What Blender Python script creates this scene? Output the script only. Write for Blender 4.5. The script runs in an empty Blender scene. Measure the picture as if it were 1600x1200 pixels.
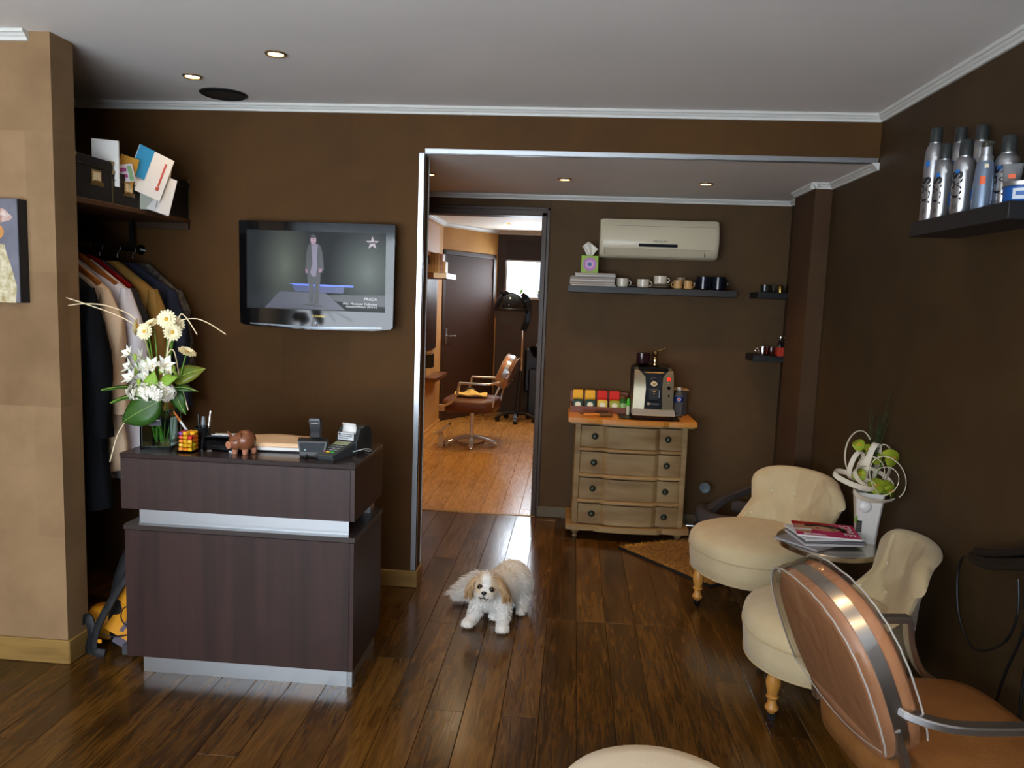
import bpy, bmesh, math, random
from math import sin, cos, pi, radians, sqrt, exp
from mathutils import Vector, Matrix, Euler

rnd = random.Random(7)
SC = bpy.context.scene
COL = SC.collection

# ------------------------------------------------------------------ camera, world, lights, exposure
def setup_view():
    yaw, pitch, roll = 0.0774045617, -0.113216812, -0.0361813831
    Rz = Matrix.Rotation(yaw, 3, 'Z'); Rx = Matrix.Rotation(pitch, 3, 'X'); Ry = Matrix.Rotation(roll, 3, 'Y')
    R = Rz @ Rx @ Ry
    right, fwd, up = R.col[0], R.col[1], R.col[2]
    m = Matrix((( right[0], up[0], -fwd[0], 0), (right[1], up[1], -fwd[1], 0), (right[2], up[2], -fwd[2], 1.53), (0, 0, 0, 1)))
    cd = bpy.data.cameras.new('camera'); cd.sensor_width = 36; cd.sensor_fit = 'HORIZONTAL'; cd.lens = 27.0
    cd.clip_start = .05
    co = bpy.data.objects.new('camera', cd); co.matrix_world = m; COL.objects.link(co); SC.camera = co
    w = bpy.data.worlds.new('sky'); SC.world = w; w.use_nodes = True
    bg = w.node_tree.nodes['Background']; bg.inputs[0].default_value = (.72, .83, 1, 1); bg.inputs[1].default_value = 2.2
    SC.view_settings.view_transform = 'Standard'; SC.view_settings.look = 'None'
    SC.view_settings.gamma = 1; SC.view_settings.use_curve_mapping = False
    SC.view_settings.exposure = 0.0
setup_view()

def area(name, loc, rot, sx, sy, power, col):
    l = bpy.data.lights.new(name, 'AREA'); l.shape = 'RECTANGLE'; l.size = sx; l.size_y = sy; l.energy = power; l.color = col
    o = bpy.data.objects.new(name, l); o.location = loc; o.rotation_euler = rot; COL.objects.link(o); return o
def spot(name, loc, power, col, size=100, blend=.8, rad=.03):
    l = bpy.data.lights.new(name, 'SPOT'); l.energy = power; l.color = col; l.spot_size = radians(size); l.spot_blend = blend; l.shadow_soft_size = rad
    o = bpy.data.objects.new(name, l); o.location = loc; COL.objects.link(o); return o
WARM = (1, .62, .28)
# daylight entering through the shop window behind the camera and the small window of the back room
area('daylight_shop_window', (-1.5, -1.28, 1.35), (radians(124), 0, 0), 3.4, 2.0, 225, (.86, .92, 1))
area('daylight_back_window', (-.62, 10.16, 1.75), (radians(-90), 0, 0), .52, .44, 40, (.8, .9, 1))

# ------------------------------------------------------------------ helpers
def lin(c):
    def f(v):
        v /= 255.0
        return v / 12.92 if v <= .04045 else ((v + .055) / 1.055) ** 2.4
    return (f(c[0]), f(c[1]), f(c[2]), 1)
_M = {}
def M(name, col=(128, 128, 128), rough=.5, metal=0, spec=.5, noise=None, bump=None, alpha=1, trans=0, emit=None, stretch=(1, 1, 1), ior=1.45, coat=0, rand=0, sheen=0):
    """noise = (scale, other colour, amount); bump = (scale, strength)"""
    if name in _M: return _M[name]
    m = bpy.data.materials.new(name); m.use_nodes = True; nt = m.node_tree; N = nt.nodes; L = nt.links
    b = N['Principled BSDF']
    b.inputs['Base Color'].default_value = lin(col); b.inputs['Roughness'].default_value = rough
    b.inputs['Metallic'].default_value = metal; b.inputs['Specular IOR Level'].default_value = spec
    b.inputs['Transmission Weight'].default_value = trans; b.inputs['IOR'].default_value = ior
    b.inputs['Coat Weight'].default_value = coat; b.inputs['Coat Roughness'].default_value = .08
    b.inputs['Alpha'].default_value = alpha
    if sheen: b.inputs['Sheen Weight'].default_value = sheen
    if emit:
        b.inputs['Emission Color'].default_value = lin(emit[0]); b.inputs['Emission Strength'].default_value = emit[1]
    vec = None
    if noise or bump:
        tc = N.new('ShaderNodeTexCoord'); mp = N.new('ShaderNodeMapping'); mp.inputs['Scale'].default_value = stretch
        L.new(tc.outputs['Object'], mp.inputs['Vector']); vec = mp.outputs['Vector']
    src = None
    if noise:
        nz = N.new('ShaderNodeTexNoise'); nz.inputs['Scale'].default_value = noise[0]; nz.inputs['Detail'].default_value = 6
        L.new(vec, nz.inputs['Vector'])
        rp = N.new('ShaderNodeMapRange'); rp.inputs['From Min'].default_value = .3; rp.inputs['From Max'].default_value = .7
        rp.inputs['To Max'].default_value = noise[2]
        L.new(nz.outputs['Fac'], rp.inputs['Value'])
        mx = N.new('ShaderNodeMix'); mx.data_type = 'RGBA'; mx.inputs['A'].default_value = lin(col); mx.inputs['B'].default_value = lin(noise[1])
        L.new(rp.outputs['Result'], mx.inputs['Factor']); src = mx.outputs['Result']
    if rand:
        oi = N.new('ShaderNodeObjectInfo'); hs = N.new('ShaderNodeHueSaturation')
        mr = N.new('ShaderNodeMapRange'); mr.inputs['To Min'].default_value = 1 - rand; mr.inputs['To Max'].default_value = 1 + rand
        L.new(oi.outputs['Random'], mr.inputs['Value']); L.new(mr.outputs['Result'], hs.inputs['Value'])
        if src: L.new(src, hs.inputs['Color'])
        else: hs.inputs['Color'].default_value = lin(col)
        src = hs.outputs['Color']
    if src: L.new(src, b.inputs['Base Color'])
    if bump:
        n2 = N.new('ShaderNodeTexNoise'); n2.inputs['Scale'].default_value = bump[0]; n2.inputs['Detail'].default_value = 4
        L.new(vec, n2.inputs['Vector']); bp = N.new('ShaderNodeBump'); bp.inputs['Strength'].default_value = bump[1]; bp.inputs['Distance'].default_value = .01
        L.new(n2.outputs['Fac'], bp.inputs['Height']); L.new(bp.outputs['Normal'], b.inputs['Normal'])
    _M[name] = m; return m

def wall_mat(name, c1, c2, rough=.75, spec=.25, patch=.35):
    """suede-effect wall paint laid in large soft rectangles"""
    if name in _M: return _M[name]
    m = bpy.data.materials.new(name); m.use_nodes = True; nt = m.node_tree; N = nt.nodes; L = nt.links; b = N['Principled BSDF']
    b.inputs['Roughness'].default_value = rough; b.inputs['Specular IOR Level'].default_value = spec
    g = N.new('ShaderNodeNewGeometry'); sp = N.new('ShaderNodeSeparateXYZ'); L.new(g.outputs['Position'], sp.inputs[0])
    ad = N.new('ShaderNodeMath'); L.new(sp.outputs['X'], ad.inputs[0]); L.new(sp.outputs['Y'], ad.inputs[1])
    cb = N.new('ShaderNodeCombineXYZ'); L.new(ad.outputs[0], cb.inputs['X']); L.new(sp.outputs['Z'], cb.inputs['Y'])
    br = N.new('ShaderNodeTexBrick'); br.inputs['Scale'].default_value = 1; br.inputs['Mortar Size'].default_value = .0
    br.inputs['Brick Width'].default_value = .36; br.inputs['Row Height'].default_value = .52
    br.inputs['Color1'].default_value = (0, 0, 0, 1); br.inputs['Color2'].default_value = (1, 1, 1, 1)
    L.new(cb.outputs[0], br.inputs['Vector'])
    nz = N.new('ShaderNodeTexNoise'); nz.inputs['Scale'].default_value = 3.5; nz.inputs['Detail'].default_value = 8; nz.inputs['Roughness'].default_value = .6
    L.new(g.outputs['Position'], nz.inputs['Vector'])
    mr = N.new('ShaderNodeMapRange'); mr.inputs['From Min'].default_value = .3; mr.inputs['From Max'].default_value = .7; L.new(nz.outputs['Fac'], mr.inputs['Value'])
    mm = N.new('ShaderNodeMix'); mm.data_type = 'FLOAT'; mm.inputs['Factor'].default_value = patch
    L.new(mr.outputs['Result'], mm.inputs['A']); L.new(br.outputs['Color'], mm.inputs['B'])
    mx = N.new('ShaderNodeMix'); mx.data_type = 'RGBA'; mx.inputs['A'].default_value = lin(c1); mx.inputs['B'].default_value = lin(c2)
    L.new(mm.outputs['Result'], mx.inputs['Factor']); L.new(mx.outputs['Result'], b.inputs['Base Color'])
    n2 = N.new('ShaderNodeTexNoise'); n2.inputs['Scale'].default_value = 90; L.new(g.outputs['Position'], n2.inputs['Vector'])
    bp = N.new('ShaderNodeBump'); bp.inputs['Strength'].default_value = .12; bp.inputs['Distance'].default_value = .003
    L.new(n2.outputs['Fac'], bp.inputs['Height']); L.new(bp.outputs['Normal'], b.inputs['Normal'])
    _M[name] = m; return m

def plank_mat(name, dark, mid, light, rough, bump=.07):
    m = bpy.data.materials.new(name); m.use_nodes = True; nt = m.node_tree; N = nt.nodes; L = nt.links; b = N['Principled BSDF']
    g = N.new('ShaderNodeNewGeometry'); oi = N.new('ShaderNodeObjectInfo')
    of = N.new('ShaderNodeMath'); of.operation = 'MULTIPLY'; of.inputs[1].default_value = 37; L.new(oi.outputs['Random'], of.inputs[0])
    cb = N.new('ShaderNodeCombineXYZ'); L.new(of.outputs[0], cb.inputs['Z']); L.new(of.outputs[0], cb.inputs['Y'])
    ad = N.new('ShaderNodeVectorMath'); L.new(g.outputs['Position'], ad.inputs[0]); L.new(cb.outputs[0], ad.inputs[1])
    mp = N.new('ShaderNodeMapping'); mp.inputs['Scale'].default_value = (1, .09, 1); L.new(ad.outputs[0], mp.inputs['Vector'])
    n1 = N.new('ShaderNodeTexNoise'); n1.inputs['Scale'].default_value = 60; n1.inputs['Detail'].default_value = 7; n1.inputs['Distortion'].default_value = 1.2; L.new(mp.outputs[0], n1.inputs['Vector'])
    mp2 = N.new('ShaderNodeMapping'); mp2.inputs['Scale'].default_value = (1, .16, 1); L.new(ad.outputs[0], mp2.inputs['Vector'])
    n2 = N.new('ShaderNodeTexNoise'); n2.inputs['Scale'].default_value = 11; n2.inputs['Detail'].default_value = 4; n2.inputs['Distortion'].default_value = .8; L.new(mp2.outputs[0], n2.inputs['Vector'])
    w = N.new('ShaderNodeMath'); w.operation = 'MULTIPLY_ADD'; w.inputs[1].default_value = .55; L.new(n2.outputs['Fac'], w.inputs[0]); 
    w2 = N.new('ShaderNodeMath'); w2.operation = 'MULTIPLY'; w2.inputs[1].default_value = .55; L.new(n1.outputs['Fac'], w2.inputs[0]); L.new(w2.outputs[0], w.inputs[2])
    w3 = N.new('ShaderNodeMath'); w3.operation = 'MULTIPLY_ADD'; w3.inputs[1].default_value = .17; L.new(oi.outputs['Random'], w3.inputs[0]); L.new(w.outputs[0], w3.inputs[2])
    rp = N.new('ShaderNodeValToRGB'); e = rp.color_ramp.elements
    e[0].position = .46; e[0].color = lin(dark); e[1].position = .82; e[1].color = lin(light)
    k = e.new(.63); k.color = lin(mid)
    L.new(w3.outputs[0], rp.inputs['Fac']); L.new(rp.outputs['Color'], b.inputs['Base Color'])
    b.inputs['Roughness'].default_value = rough; b.inputs['Specular IOR Level'].default_value = .5
    rr = N.new('ShaderNodeMapRange'); rr.inputs['To Min'].default_value = rough - .05; rr.inputs['To Max'].default_value = rough + .12
    L.new(n1.outputs['Fac'], rr.inputs['Value']); L.new(rr.outputs['Result'], b.inputs['Roughness'])
    bp = N.new('ShaderNodeBump'); bp.inputs['Strength'].default_value = bump; bp.inputs['Distance'].default_value = .003
    L.new(n1.outputs['Fac'], bp.inputs['Height']); L.new(bp.outputs['Normal'], b.inputs['Normal'])
    return m

class B:
    """collects shapes, then links them as one mesh object"""
    def __init__(s, T=None): s.V = []; s.F = []; s.T = T or Matrix.Identity(4)
    def v(s, p): s.V.append(s.T @ Vector(p)); return len(s.V) - 1
    def face(s, *idx): s.F.append(idx)
    def poly(s, pts): s.F.append([s.v(p) for p in pts]); return s
    def box(s, x0, y0, z0, x1, y1, z1, c=0):
        if x0 > x1: x0, x1 = x1, x0
        if y0 > y1: y0, y1 = y1, y0
        if z0 > z1: z0, z1 = z1, z0
        if c <= 0:
            i = [s.v((x, y, z)) for z in (z0, z1) for y in (y0, y1) for x in (x0, x1)]
            for f in ((0, 2, 3, 1), (4, 5, 7, 6), (0, 1, 5, 4), (2, 6, 7, 3), (0, 4, 6, 2), (1, 3, 7, 5)): s.face(*[i[k] for k in f])
            return s
        c = min(c, (x1 - x0) * .45, (y1 - y0) * .45, (z1 - z0) * .45)
        X = (x0, x1); Y = (y0, y1); Z = (z0, z1); q = {}
        for a in (0, 1):
            for b in (0, 1):
                for d in (0, 1):
                    sx, sy, sz = (c, -c)[a], (c, -c)[b], (c, -c)[d]
                    q[a, b, d] = (s.v((X[a], Y[b] + sy, Z[d] + sz)), s.v((X[a] + sx, Y[b], Z[d] + sz)), s.v((X[a] + sx, Y[b] + sy, Z[d])))
        o = ((0, 0), (1, 0), (1, 1), (0, 1))
        for a in (0, 1):
            s.face(*[q[a, i, j][0] for i, j in o]); s.face(*[q[i, a, j][1] for i, j in o]); s.face(*[q[i, j, a][2] for i, j in o])
        for a in (0, 1):
            for b in (0, 1):
                s.face(q[a, b, 0][0], q[a, b, 1][0], q[a, b, 1][1], q[a, b, 0][1])
                s.face(q[a, 0, b][0], q[a, 1, b][0], q[a, 1, b][2], q[a, 0, b][2])
                s.face(q[0, a, b][1], q[1, a, b][1], q[1, a, b][2], q[0, a, b][2])
        for t in q.values(): s.face(*t)
        return s
    def loft(s, rings, closed=True, caps=True, loop=False):
        R = [[s.v(p) for p in r] for r in rings]; n = len(R[0])
        m = len(R) if loop else len(R) - 1
        for i in range(m):
            a, b = R[i], R[(i + 1) % len(R)]
            for k in range(n if closed else n - 1):
                k2 = (k + 1) % n; s.face(a[k], a[k2], b[k2], b[k])
        if caps and closed and not loop: s.face(*R[0][::-1]); s.face(*R[-1])
        return s
    def lathe(s, prof, n=24, c=(0, 0, 0), A=None, caps=True, sx=1, sy=1):
        A = A or Matrix.Identity(3); c = Vector(c)
        return s.loft([[c + A @ Vector((r * cos(2 * pi * k / n) * sx, r * sin(2 * pi * k / n) * sy, z)) for k in range(n)] for r, z in prof], caps=caps)
    def cyl(s, p0, p1, r0, r1=None, n=16):
        p0, p1 = Vector(p0), Vector(p1); d = p1 - p0; r1 = r0 if r1 is None else r1
        A = d.to_track_quat('Z', 'Y').to_matrix()
        return s.lathe([(r0, 0), (r1, d.length)], n, p0, A)
    def sph(s, c, r, n=14, m=9, A=None):
        if not hasattr(r, '__len__'): r = (r, r, r)
        A = A or Matrix.Identity(3); c = Vector(c)
        pr = [(max(sin(pi * i / m), .02), -cos(pi * i / m)) for i in range(m + 1)]
        return s.loft([[c + A @ Vector((a * cos(2 * pi * k / n) * r[0], a * sin(2 * pi * k / n) * r[1], z * r[2])) for k in range(n)] for a, z in pr])
    def tube(s, pts, r, n=8, loop=False, flat=1):
        P = [Vector(p) for p in pts]; rs = r if hasattr(r, '__len__') else [r] * len(P); rings = []
        up = None
        for i, p in enumerate(P):
            if loop: d = P[(i + 1) % len(P)] - P[i - 1]
            else: d = P[min(i + 1, len(P) - 1)] - P[max(i - 1, 0)]
            d.normalize()
            if up is None: up = Vector((0, 0, 1)) if abs(d.z) < .9 else Vector((1, 0, 0))
            x = up.cross(d)
            if x.length < 1e-4: x = Vector((1, 0, 0)).cross(d)
            x.normalize(); u = d.cross(x).normalized(); up = u
            rings.append([p + (x * cos(2 * pi * k / n) + u * sin(2 * pi * k / n) * flat) * rs[i] for k in range(n)])
        return s.loft(rings, loop=loop)
    def bar(s, pts, w, h, upv=(0, 0, 1), loop=False):
        """rectangular bar swept along pts, w across, h along upv"""
        P = [Vector(p) for p in pts]; rings = []; U0 = Vector(upv)
        for i, p in enumerate(P):
            d = (P[(i + 1) % len(P)] - P[i - 1]) if loop else (P[min(i + 1, len(P) - 1)] - P[max(i - 1, 0)])
            d.normalize(); x = d.cross(U0)
            if x.length < 1e-4: x = Vector((1, 0, 0))
            x.normalize(); u = x.cross(d).normalized()
            c = .18
            q = [(-1, -1 + c * 2), (-1, 1 - c * 2), (-1 + c, 1), (1 - c, 1), (1, 1 - c * 2), (1, -1 + c * 2), (1 - c, -1), (-1 + c, -1)]
            rings.append([p + x * a * w / 2 + u * b * h / 2 for a, b in q])
        return s.loft(rings, loop=loop)
    def prism(s, pts, d):
        d = Vector(d); P = [Vector(p) for p in pts]
        return s.loft([P, [p + d for p in P]])
    def grid(s, f, nu, nv):
        R = [[s.v(f(i / nu, j / nv)) for j in range(nv + 1)] for i in range(nu + 1)]
        for i in range(nu):
            for j in range(nv): s.face(R[i][j], R[i + 1][j], R[i + 1][j + 1], R[i][j + 1])
        return s
    def mesh(s, name, mat, smooth=35):
        me = bpy.data.meshes.new(name); me.from_pydata([tuple(v) for v in s.V], [], [tuple(f) for f in s.F])
        bm = bmesh.new(); bm.from_mesh(me); bmesh.ops.recalc_face_normals(bm, faces=bm.faces); bm.to_mesh(me); bm.free()
        if mat: me.materials.append(mat)
        if smooth:
            for p in me.polygons: p.use_smooth = True
            me.set_sharp_from_angle(angle=radians(smooth))
        return me
    def o(s, name, mat, parent=None, smooth=35, loc=None, label=None, kind=None):
        return link(name, s.mesh(name, mat, smooth), parent, loc, label, kind)

def link(name, me, parent=None, loc=None, label=None, kind=None):
    ob = bpy.data.objects.new(name, me); COL.objects.link(ob)
    if parent: ob.parent = parent
    if loc: ob.location = loc
    if label: ob['label'] = label
    if kind: ob['kind'] = kind
    return ob
def thing(name, label, cat, loc=(0, 0, 0), rz=0, group=None, rot=None):
    e = bpy.data.objects.new(name, None); e.empty_display_size = .05; COL.objects.link(e); e.location = loc
    e.rotation_euler = rot or (0, 0, rz); e['label'] = label; e['category'] = cat
    if group: e['group'] = group
    return e
def tag(o, label, cat, group=None):
    o['label'] = label; o['category'] = cat
    if group: o['group'] = group
    return o
def struct(name, b, mat, parent=None, smooth=0):
    o = b.o(name, mat, parent, smooth)
    if parent is None: o['kind'] = 'structure'
    return o
def copy_tree(o, parent=None):
    c = o.copy(); COL.objects.link(c)
    if parent: c.parent = parent
    for ch in list(o.children): copy_tree(ch, c)
    return c
def text(name, s, size, mat, parent, loc, rot=(pi / 2, 0, 0), align='LEFT', ext=.0004, sx=1):
    cu = bpy.data.curves.new(name, 'FONT'); cu.body = s; cu.size = size; cu.align_x = align; cu.extrude = ext
    t = bpy.data.objects.new(name, cu); COL.objects.link(t)
    dg = bpy.context.evaluated_depsgraph_get(); me = bpy.data.meshes.new_from_object(t.evaluated_get(dg))
    bpy.data.objects.remove(t); me.materials.clear(); me.materials.append(mat)
    o = link(name, me, parent, loc); o.rotation_euler = rot; o.scale = (sx, 1, 1); return o
def bez(p0, p1, p2, p3, n=16):
    P = [Vector(p) for p in (p0, p1, p2, p3)]
    return [P[0] * (1 - t) ** 3 + P[1] * 3 * t * (1 - t) ** 2 + P[2] * 3 * t * t * (1 - t) + P[3] * t ** 3 for t in [i / n for i in range(n + 1)]]
def crom(pts, n=6):
    P = [Vector(p) for p in pts]; out = []
    for i in range(len(P) - 1):
        a = P[max(i - 1, 0)]; b = P[i]; c = P[i + 1]; d = P[min(i + 2, len(P) - 1)]
        for k in range(n):
            t = k / n; out.append(.5 * ((2 * b) + (c - a) * t + (2 * a - 5 * b + 4 * c - d) * t * t + (3 * b - a - 3 * c + d) * t ** 3))
    out.append(P[-1]); return out

# ------------------------------------------------------------------ shared materials
chrome = M('chrome', (215, 215, 218), .09, 1)
satin = M('satin_aluminium', (190, 194, 198), .34, 1)
black_gloss = M('black_gloss', (9, 10, 12), .07)
black_soft = M('black_plastic', (20, 21, 24), .45)
white_trim = M('white_trim_paint', (205, 205, 200), .5)
wenge = M('wenge_veneer', (58, 37, 33), .42, noise=(26, (34, 21, 19), .8), stretch=(1, 1, .04), spec=.4)
shelf_black = M('black_shelf_wood', (24, 24, 27), .45, noise=(30, (38, 39, 42), .5), stretch=(.05, 1, 1))
oak = M('oak_skirting', (150, 118, 62), .5, noise=(22, (110, 80, 38), .8), stretch=(.15, .15, 1))
cream_fab = M('cream_upholstery', (208, 190, 152), .9, noise=(9, (190, 168, 128), .6), bump=(260, .18), spec=.2, sheen=.2)
paper = M('white_paper', (228, 226, 222), .75)
leather = M('tan_leather', (150, 102, 56), .4, noise=(14, (124, 78, 38), .7), bump=(120, .12))
green_leaf = M('green_leaf', (52, 92, 26), .45, noise=(14, (24, 60, 14), .8))
glass = M('clear_glass', (245, 250, 248), .02, trans=1, ior=1.3)

# ------------------------------------------------------------------ the room
H1, H2, H3 = 2.435, 2.215, 2.37          # ceilings: front room, tea corner, back room
XR, YT, YI = 1.395, 3.832, 5.275
w_brown = wall_mat('brown_suede_wall', (86, 57, 23), (72, 47, 18))
w_dark = wall_mat('dark_brown_wall', (72, 53, 27), (54, 38, 17), .6, .4)
w_inner = wall_mat('umber_wall', (86, 64, 36), (76, 55, 29), .7, .3, .1)
w_taupe = wall_mat('taupe_suede_wall', (150, 120, 86), (110, 84, 54), .7, .35, .45)
w_tan = wall_mat('tan_suede_wall', (196, 148, 84), (172, 122, 60), .7, .3, .5)
w_choc = M('chocolate_wall', (58, 45, 38), .6)
ceil_m = M('ceiling_paint', (232, 230, 226), .6, noise=(1.6, (220, 219, 217), .7), bump=(14, .05))
ceil_w = M('back_ceiling_paint', (226, 216, 200), .7)

def wall(name, x0, y0, z0, x1, y1, z1, m): return struct(name, B().box(x0, y0, z0, x1, y1, z1), m)
wall('wall_right', XR, -1.4, 0, XR + .15, YI + .13, 2.5, w_dark)
b = B().box(-2.57, YT, 0, -.77, YT + .125, 2.5).box(-.77, YT, H2, XR, YT + .125, 2.5)
struct('wall_back', b, w_brown)
b = B().box(-.215, YI, 0, XR, YI + .12, 2.3).box(-1.3, YI, 2.115, -.215, YI + .12, 2.3).box(-1.3, YI, 0, -1.07, YI + .12, 2.115)
struct('wall_tea_corner', b, w_inner)
wall('wall_tea_corner_left', -1.3, YT + .125, 0, -1.18, YI, H2, w_inner)
wall('wall_pillar', -3.4, 2.795, 0, -1.965, 2.925, 2.5, w_taupe)
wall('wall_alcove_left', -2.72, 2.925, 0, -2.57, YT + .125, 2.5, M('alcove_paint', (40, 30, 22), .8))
wall('wall_left', -3.55, -1.4, 0, -3.4, 2.925, 2.5, w_taupe)
wall('wall_column', 1.302, 4.476, 0, XR, 4.87, H2, wall_mat('column_paint', (78, 56, 34), (66, 44, 26)))
wall('wall_back_room_left', -1.7, YI + .12, 0, -1.58, 9.2, 2.5, w_tan)
wall('wall_back_room_far', -1.15, 10.05, 0, -.92, 10.2, 2.5, w_choc)
wall('wall_back_room_far', -.38, 10.05, 0, .75, 10.2, 2.5, w_choc)
wall('wall_back_room_far', -.92, 10.05, 0, -.38, 10.2, 1.515, w_choc)
wall('wall_back_room_far', -.92, 10.05, 2.0, -.38, 10.2, 2.5, w_choc)
wall('wall_back_room_right', .6, YI + .12, 0, .75, 10.05, 2.5, w_tan)
# angled wall with the brown door: from A to D on the floor plan
A_, D_ = Vector((-1.58, 9.1, 0)), Vector((-1.02, 10.06, 0))
dv = (D_ - A_).normalized(); ang = math.atan2(dv.y, dv.x); Lw = (D_ - A_).length
def angled(bb): bb.T = Matrix.Translation(A_) @ Matrix.Rotation(ang, 4, 'Z'); return bb
struct('wall_angled', angled(B()).box(-.1, .04, 0, Lw + .05, .16, 2.5).box(-.1, 0, 2.055, Lw + .05, .05, 2.5).box(Lw - .045, 0, 0, Lw + .05, .05, 2.1), w_tan)
# rear wall of the front room: shop window behind the viewer
b = B().box(-3.4, -1.42, 0, XR, -1.34, .3).box(-3.4, -1.42, 2.36, XR, -1.34, 2.5).box(-3.4, -1.42, .3, -3.35, -1.34, 2.36).box(.35, -1.42, .3, XR, -1.34, 2.36)
struct('wall_front', b, w_taupe)
wf = struct('window_1', B().box(-3.35, -1.4, .3, -3.30, -1.35, 2.36).box(.30, -1.4, .3, .35, -1.35, 2.36).box(-1.0, -1.4, .3, -.95, -1.35, 2.36).box(-3.35, -1.4, .3, .35, -1.35, .35).box(-3.35, -1.4, 2.31, .35, -1.35, 2.36), satin)
B().box(-3.3, -1.378, .35, .3, -1.372, 2.31).o('pane', glass, wf, 0)

# ceilings
struct('ceiling', B().box(-3.4, -1.4, H1, XR, YT, 2.5), ceil_m)
struct('ceiling', B().box(-1.3, YT + .126, H2, XR, YI, H2 + .05).box(-.77, YT + .002, H2 - .0015, XR, YT + .13, H2 + .0), ceil_m)
struct('ceiling', B().box(-1.7, YI + .12, H3, .75, 10.2, H3 + .1), ceil_w)

# floors: single planks, laid towards the back
pm_dark = plank_mat('dark_oak_planks', (46, 28, 8), (78, 50, 16), (106, 72, 28), .17)
pm_light = plank_mat('honey_oak_planks', (150, 104, 50), (172, 124, 62), (180, 132, 70), .24, .02)
def plank_mesh(name, L, W, m):
    b = B(); c = .0012
    b.loft([[(0, 0, -.012), (W, 0, -.012), (W, L, -.012), (0, L, -.012)], [(0, 0, -c), (W, 0, -c), (W, L, -c), (0, L, -c)], [(c, c, 0), (W - c, c, 0), (W - c, L - c, 0), (c, L - c, 0)]])
    return b.mesh(name, m, 0)
def lay(fl, m, x0, x1, y0, y1, W, Ls, seed, ok=None):
    r = random.Random(seed); cache = {}; x = x0; i = 0
    while x < x1 - .01:
        w = min(W, x1 - x) - .0015
        y = y0 - r.choice((.0, .3, .6, .9)) * Ls
        while y < y1 - .02:
            a, bb = max(y, y0), min(y + Ls, y1) - .0015
            if bb - a > .03 and (ok is None or ok(x, a, bb)):
                k = (round(bb - a, 2), round(w, 3))
                if k not in cache: cache[k] = plank_mesh('plank', bb - a, w, m)
                o = link('plank', cache[k], fl, (x, a, 0))
            y += Ls
        x += W
fl = struct('floor', B().box(-3.4, -1.4, -.06, XR, YI + .0, -.012), M('underlay', (18, 12, 8), .9))
lay(fl, pm_dark, -3.4, XR, .9, YI - .02, .139, 1.26, 3, lambda x, a, b_: not (x + .139 < -2.6 and a > 2.9))
struct('floor', B().box(-3.4, -1.4, -.012, XR, .9, -.0005), M('floor_near', (70, 42, 20), .3, noise=(20, (44, 26, 12), .8), stretch=(1, .1, 1)), None)
fb = struct('floor', B().box(-1.7, YI - .02, -.06, .75, 10.2, -.012), M('underlay', (18, 12, 8), .9))
lay(fb, pm_light, -1.58, .6, YI + .015, 10.05, .139, 1.26, 5)
struct('trim_threshold', B().box(-1.18, YI - .018, -.012, -.21, YI + .014, .004, .003), M('brass_strip', (120, 92, 52), .4, .6))

# skirting
gsk = M('grey_skirting', (112, 104, 88), .85, spec=.1)
struct('baseboard_pillar', B().box(-3.4, 2.783, 0, -1.952, 2.796, .098, .004).box(-1.966, 2.79, 0, -1.952, 2.925, .098, .004), oak)
struct('baseboard_back', B().box(-2.0, YT - .013, 0, -.757, YT, .088, .004).box(-.771, YT - .008, 0, -.757, YT + .125, .088, .004), oak)
struct('baseboard_tea_corner', B().box(-.2, YI - .014, 0, XR, YI, .075, .004), gsk)
struct('baseboard_right', B().box(XR - .013, -.5, 0, XR, 4.47, .075, .004), M('dark_skirting', (58, 42, 24), .5))
struct('baseboard_back_room', B().box(-1.58, YI + .12, 0, -1.567, 9.1, .03), w_tan)

# cornices: small stepped moulding along each wall line (profile swept from p to q, n = direction into the room)
def cornice(name, p, q, n, s=.031, m=None):
    p, q, n = Vector(p), Vector(q), Vector(n)
    pr = [(0, 0), (0, -s * 1.15), (.35 * s, -s * 1.15), (.42 * s, -s * .8), (.62 * s, -s * .66), (.8 * s, -s * .42), (1.0 * s, -s * .36), (1.12 * s, 0)]
    struct(name, B().loft([[e + n * a + Vector((0, 0, z)) for a, z in pr] for e in (p, q)]), m or white_trim)
cornice('trim_1', (-2.57, YT, H1), (XR, YT, H1), (0, -1, 0))
cornice('trim_2', (XR, -1.3, H1), (XR, YT, H1), (-1, 0, 0))
cornice('trim_3', (-3.4, 2.795, H1), (-2.045, 2.795, H1), (0, -1, 0))
cornice('trim_4', (-2.57, 2.925, H1), (-2.57, YT, H1), (1, 0, 0))
cornice('trim_5', (-1.18, YI, H2), (XR, YI, H2), (0, -1, 0), .027)
cornice('trim_6', (XR, YT - .01, H2), (XR, 4.476, H2), (-1, 0, 0), .03)
cornice('trim_7', (1.27, 4.476, H2), (XR, 4.476, H2), (0, -1, 0), .028)
cornice('trim_8', (1.302, 4.44, H2), (1.302, 4.87, H2), (-1, 0, 0), .027)
cornice('trim_9', (XR, 4.87, H2), (XR, YI, H2), (-1, 0, 0), .027)
cornice('trim_10', (-1.58, YI + .12, H3), (-1.58, 9.1, H3), (1, 0, 0), .04)
cornice('trim_11', (-1.15, 10.05, H3), (.6, 10.05, H3), (0, -1, 0), .04)
cornice('trim_12', A_ + Vector((0, 0, H3)), D_ + Vector((0, 0, H3)), Vector((dv.y, -dv.x, 0)), .04)
# aluminium edge profiles round the opening
struct('trim_13', B().box(-.795, YT - .004, .09, -.766, YT + .001, H2 + .0).box(-.7695, YT - .004, .09, -.766, YT + .02, H2), satin)
struct('trim_14', B().box(-.766, YT - .004, H2 - .003, XR - .005, YT, H2 + .022).box(-.766, YT - .004, H2 - .004, XR - .005, YT + .02, H2 + .0), satin)
struct('trim_15', B().box(-.7705, YT + .118, .09, -.766, YT + .13, H2), white_trim)
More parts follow.
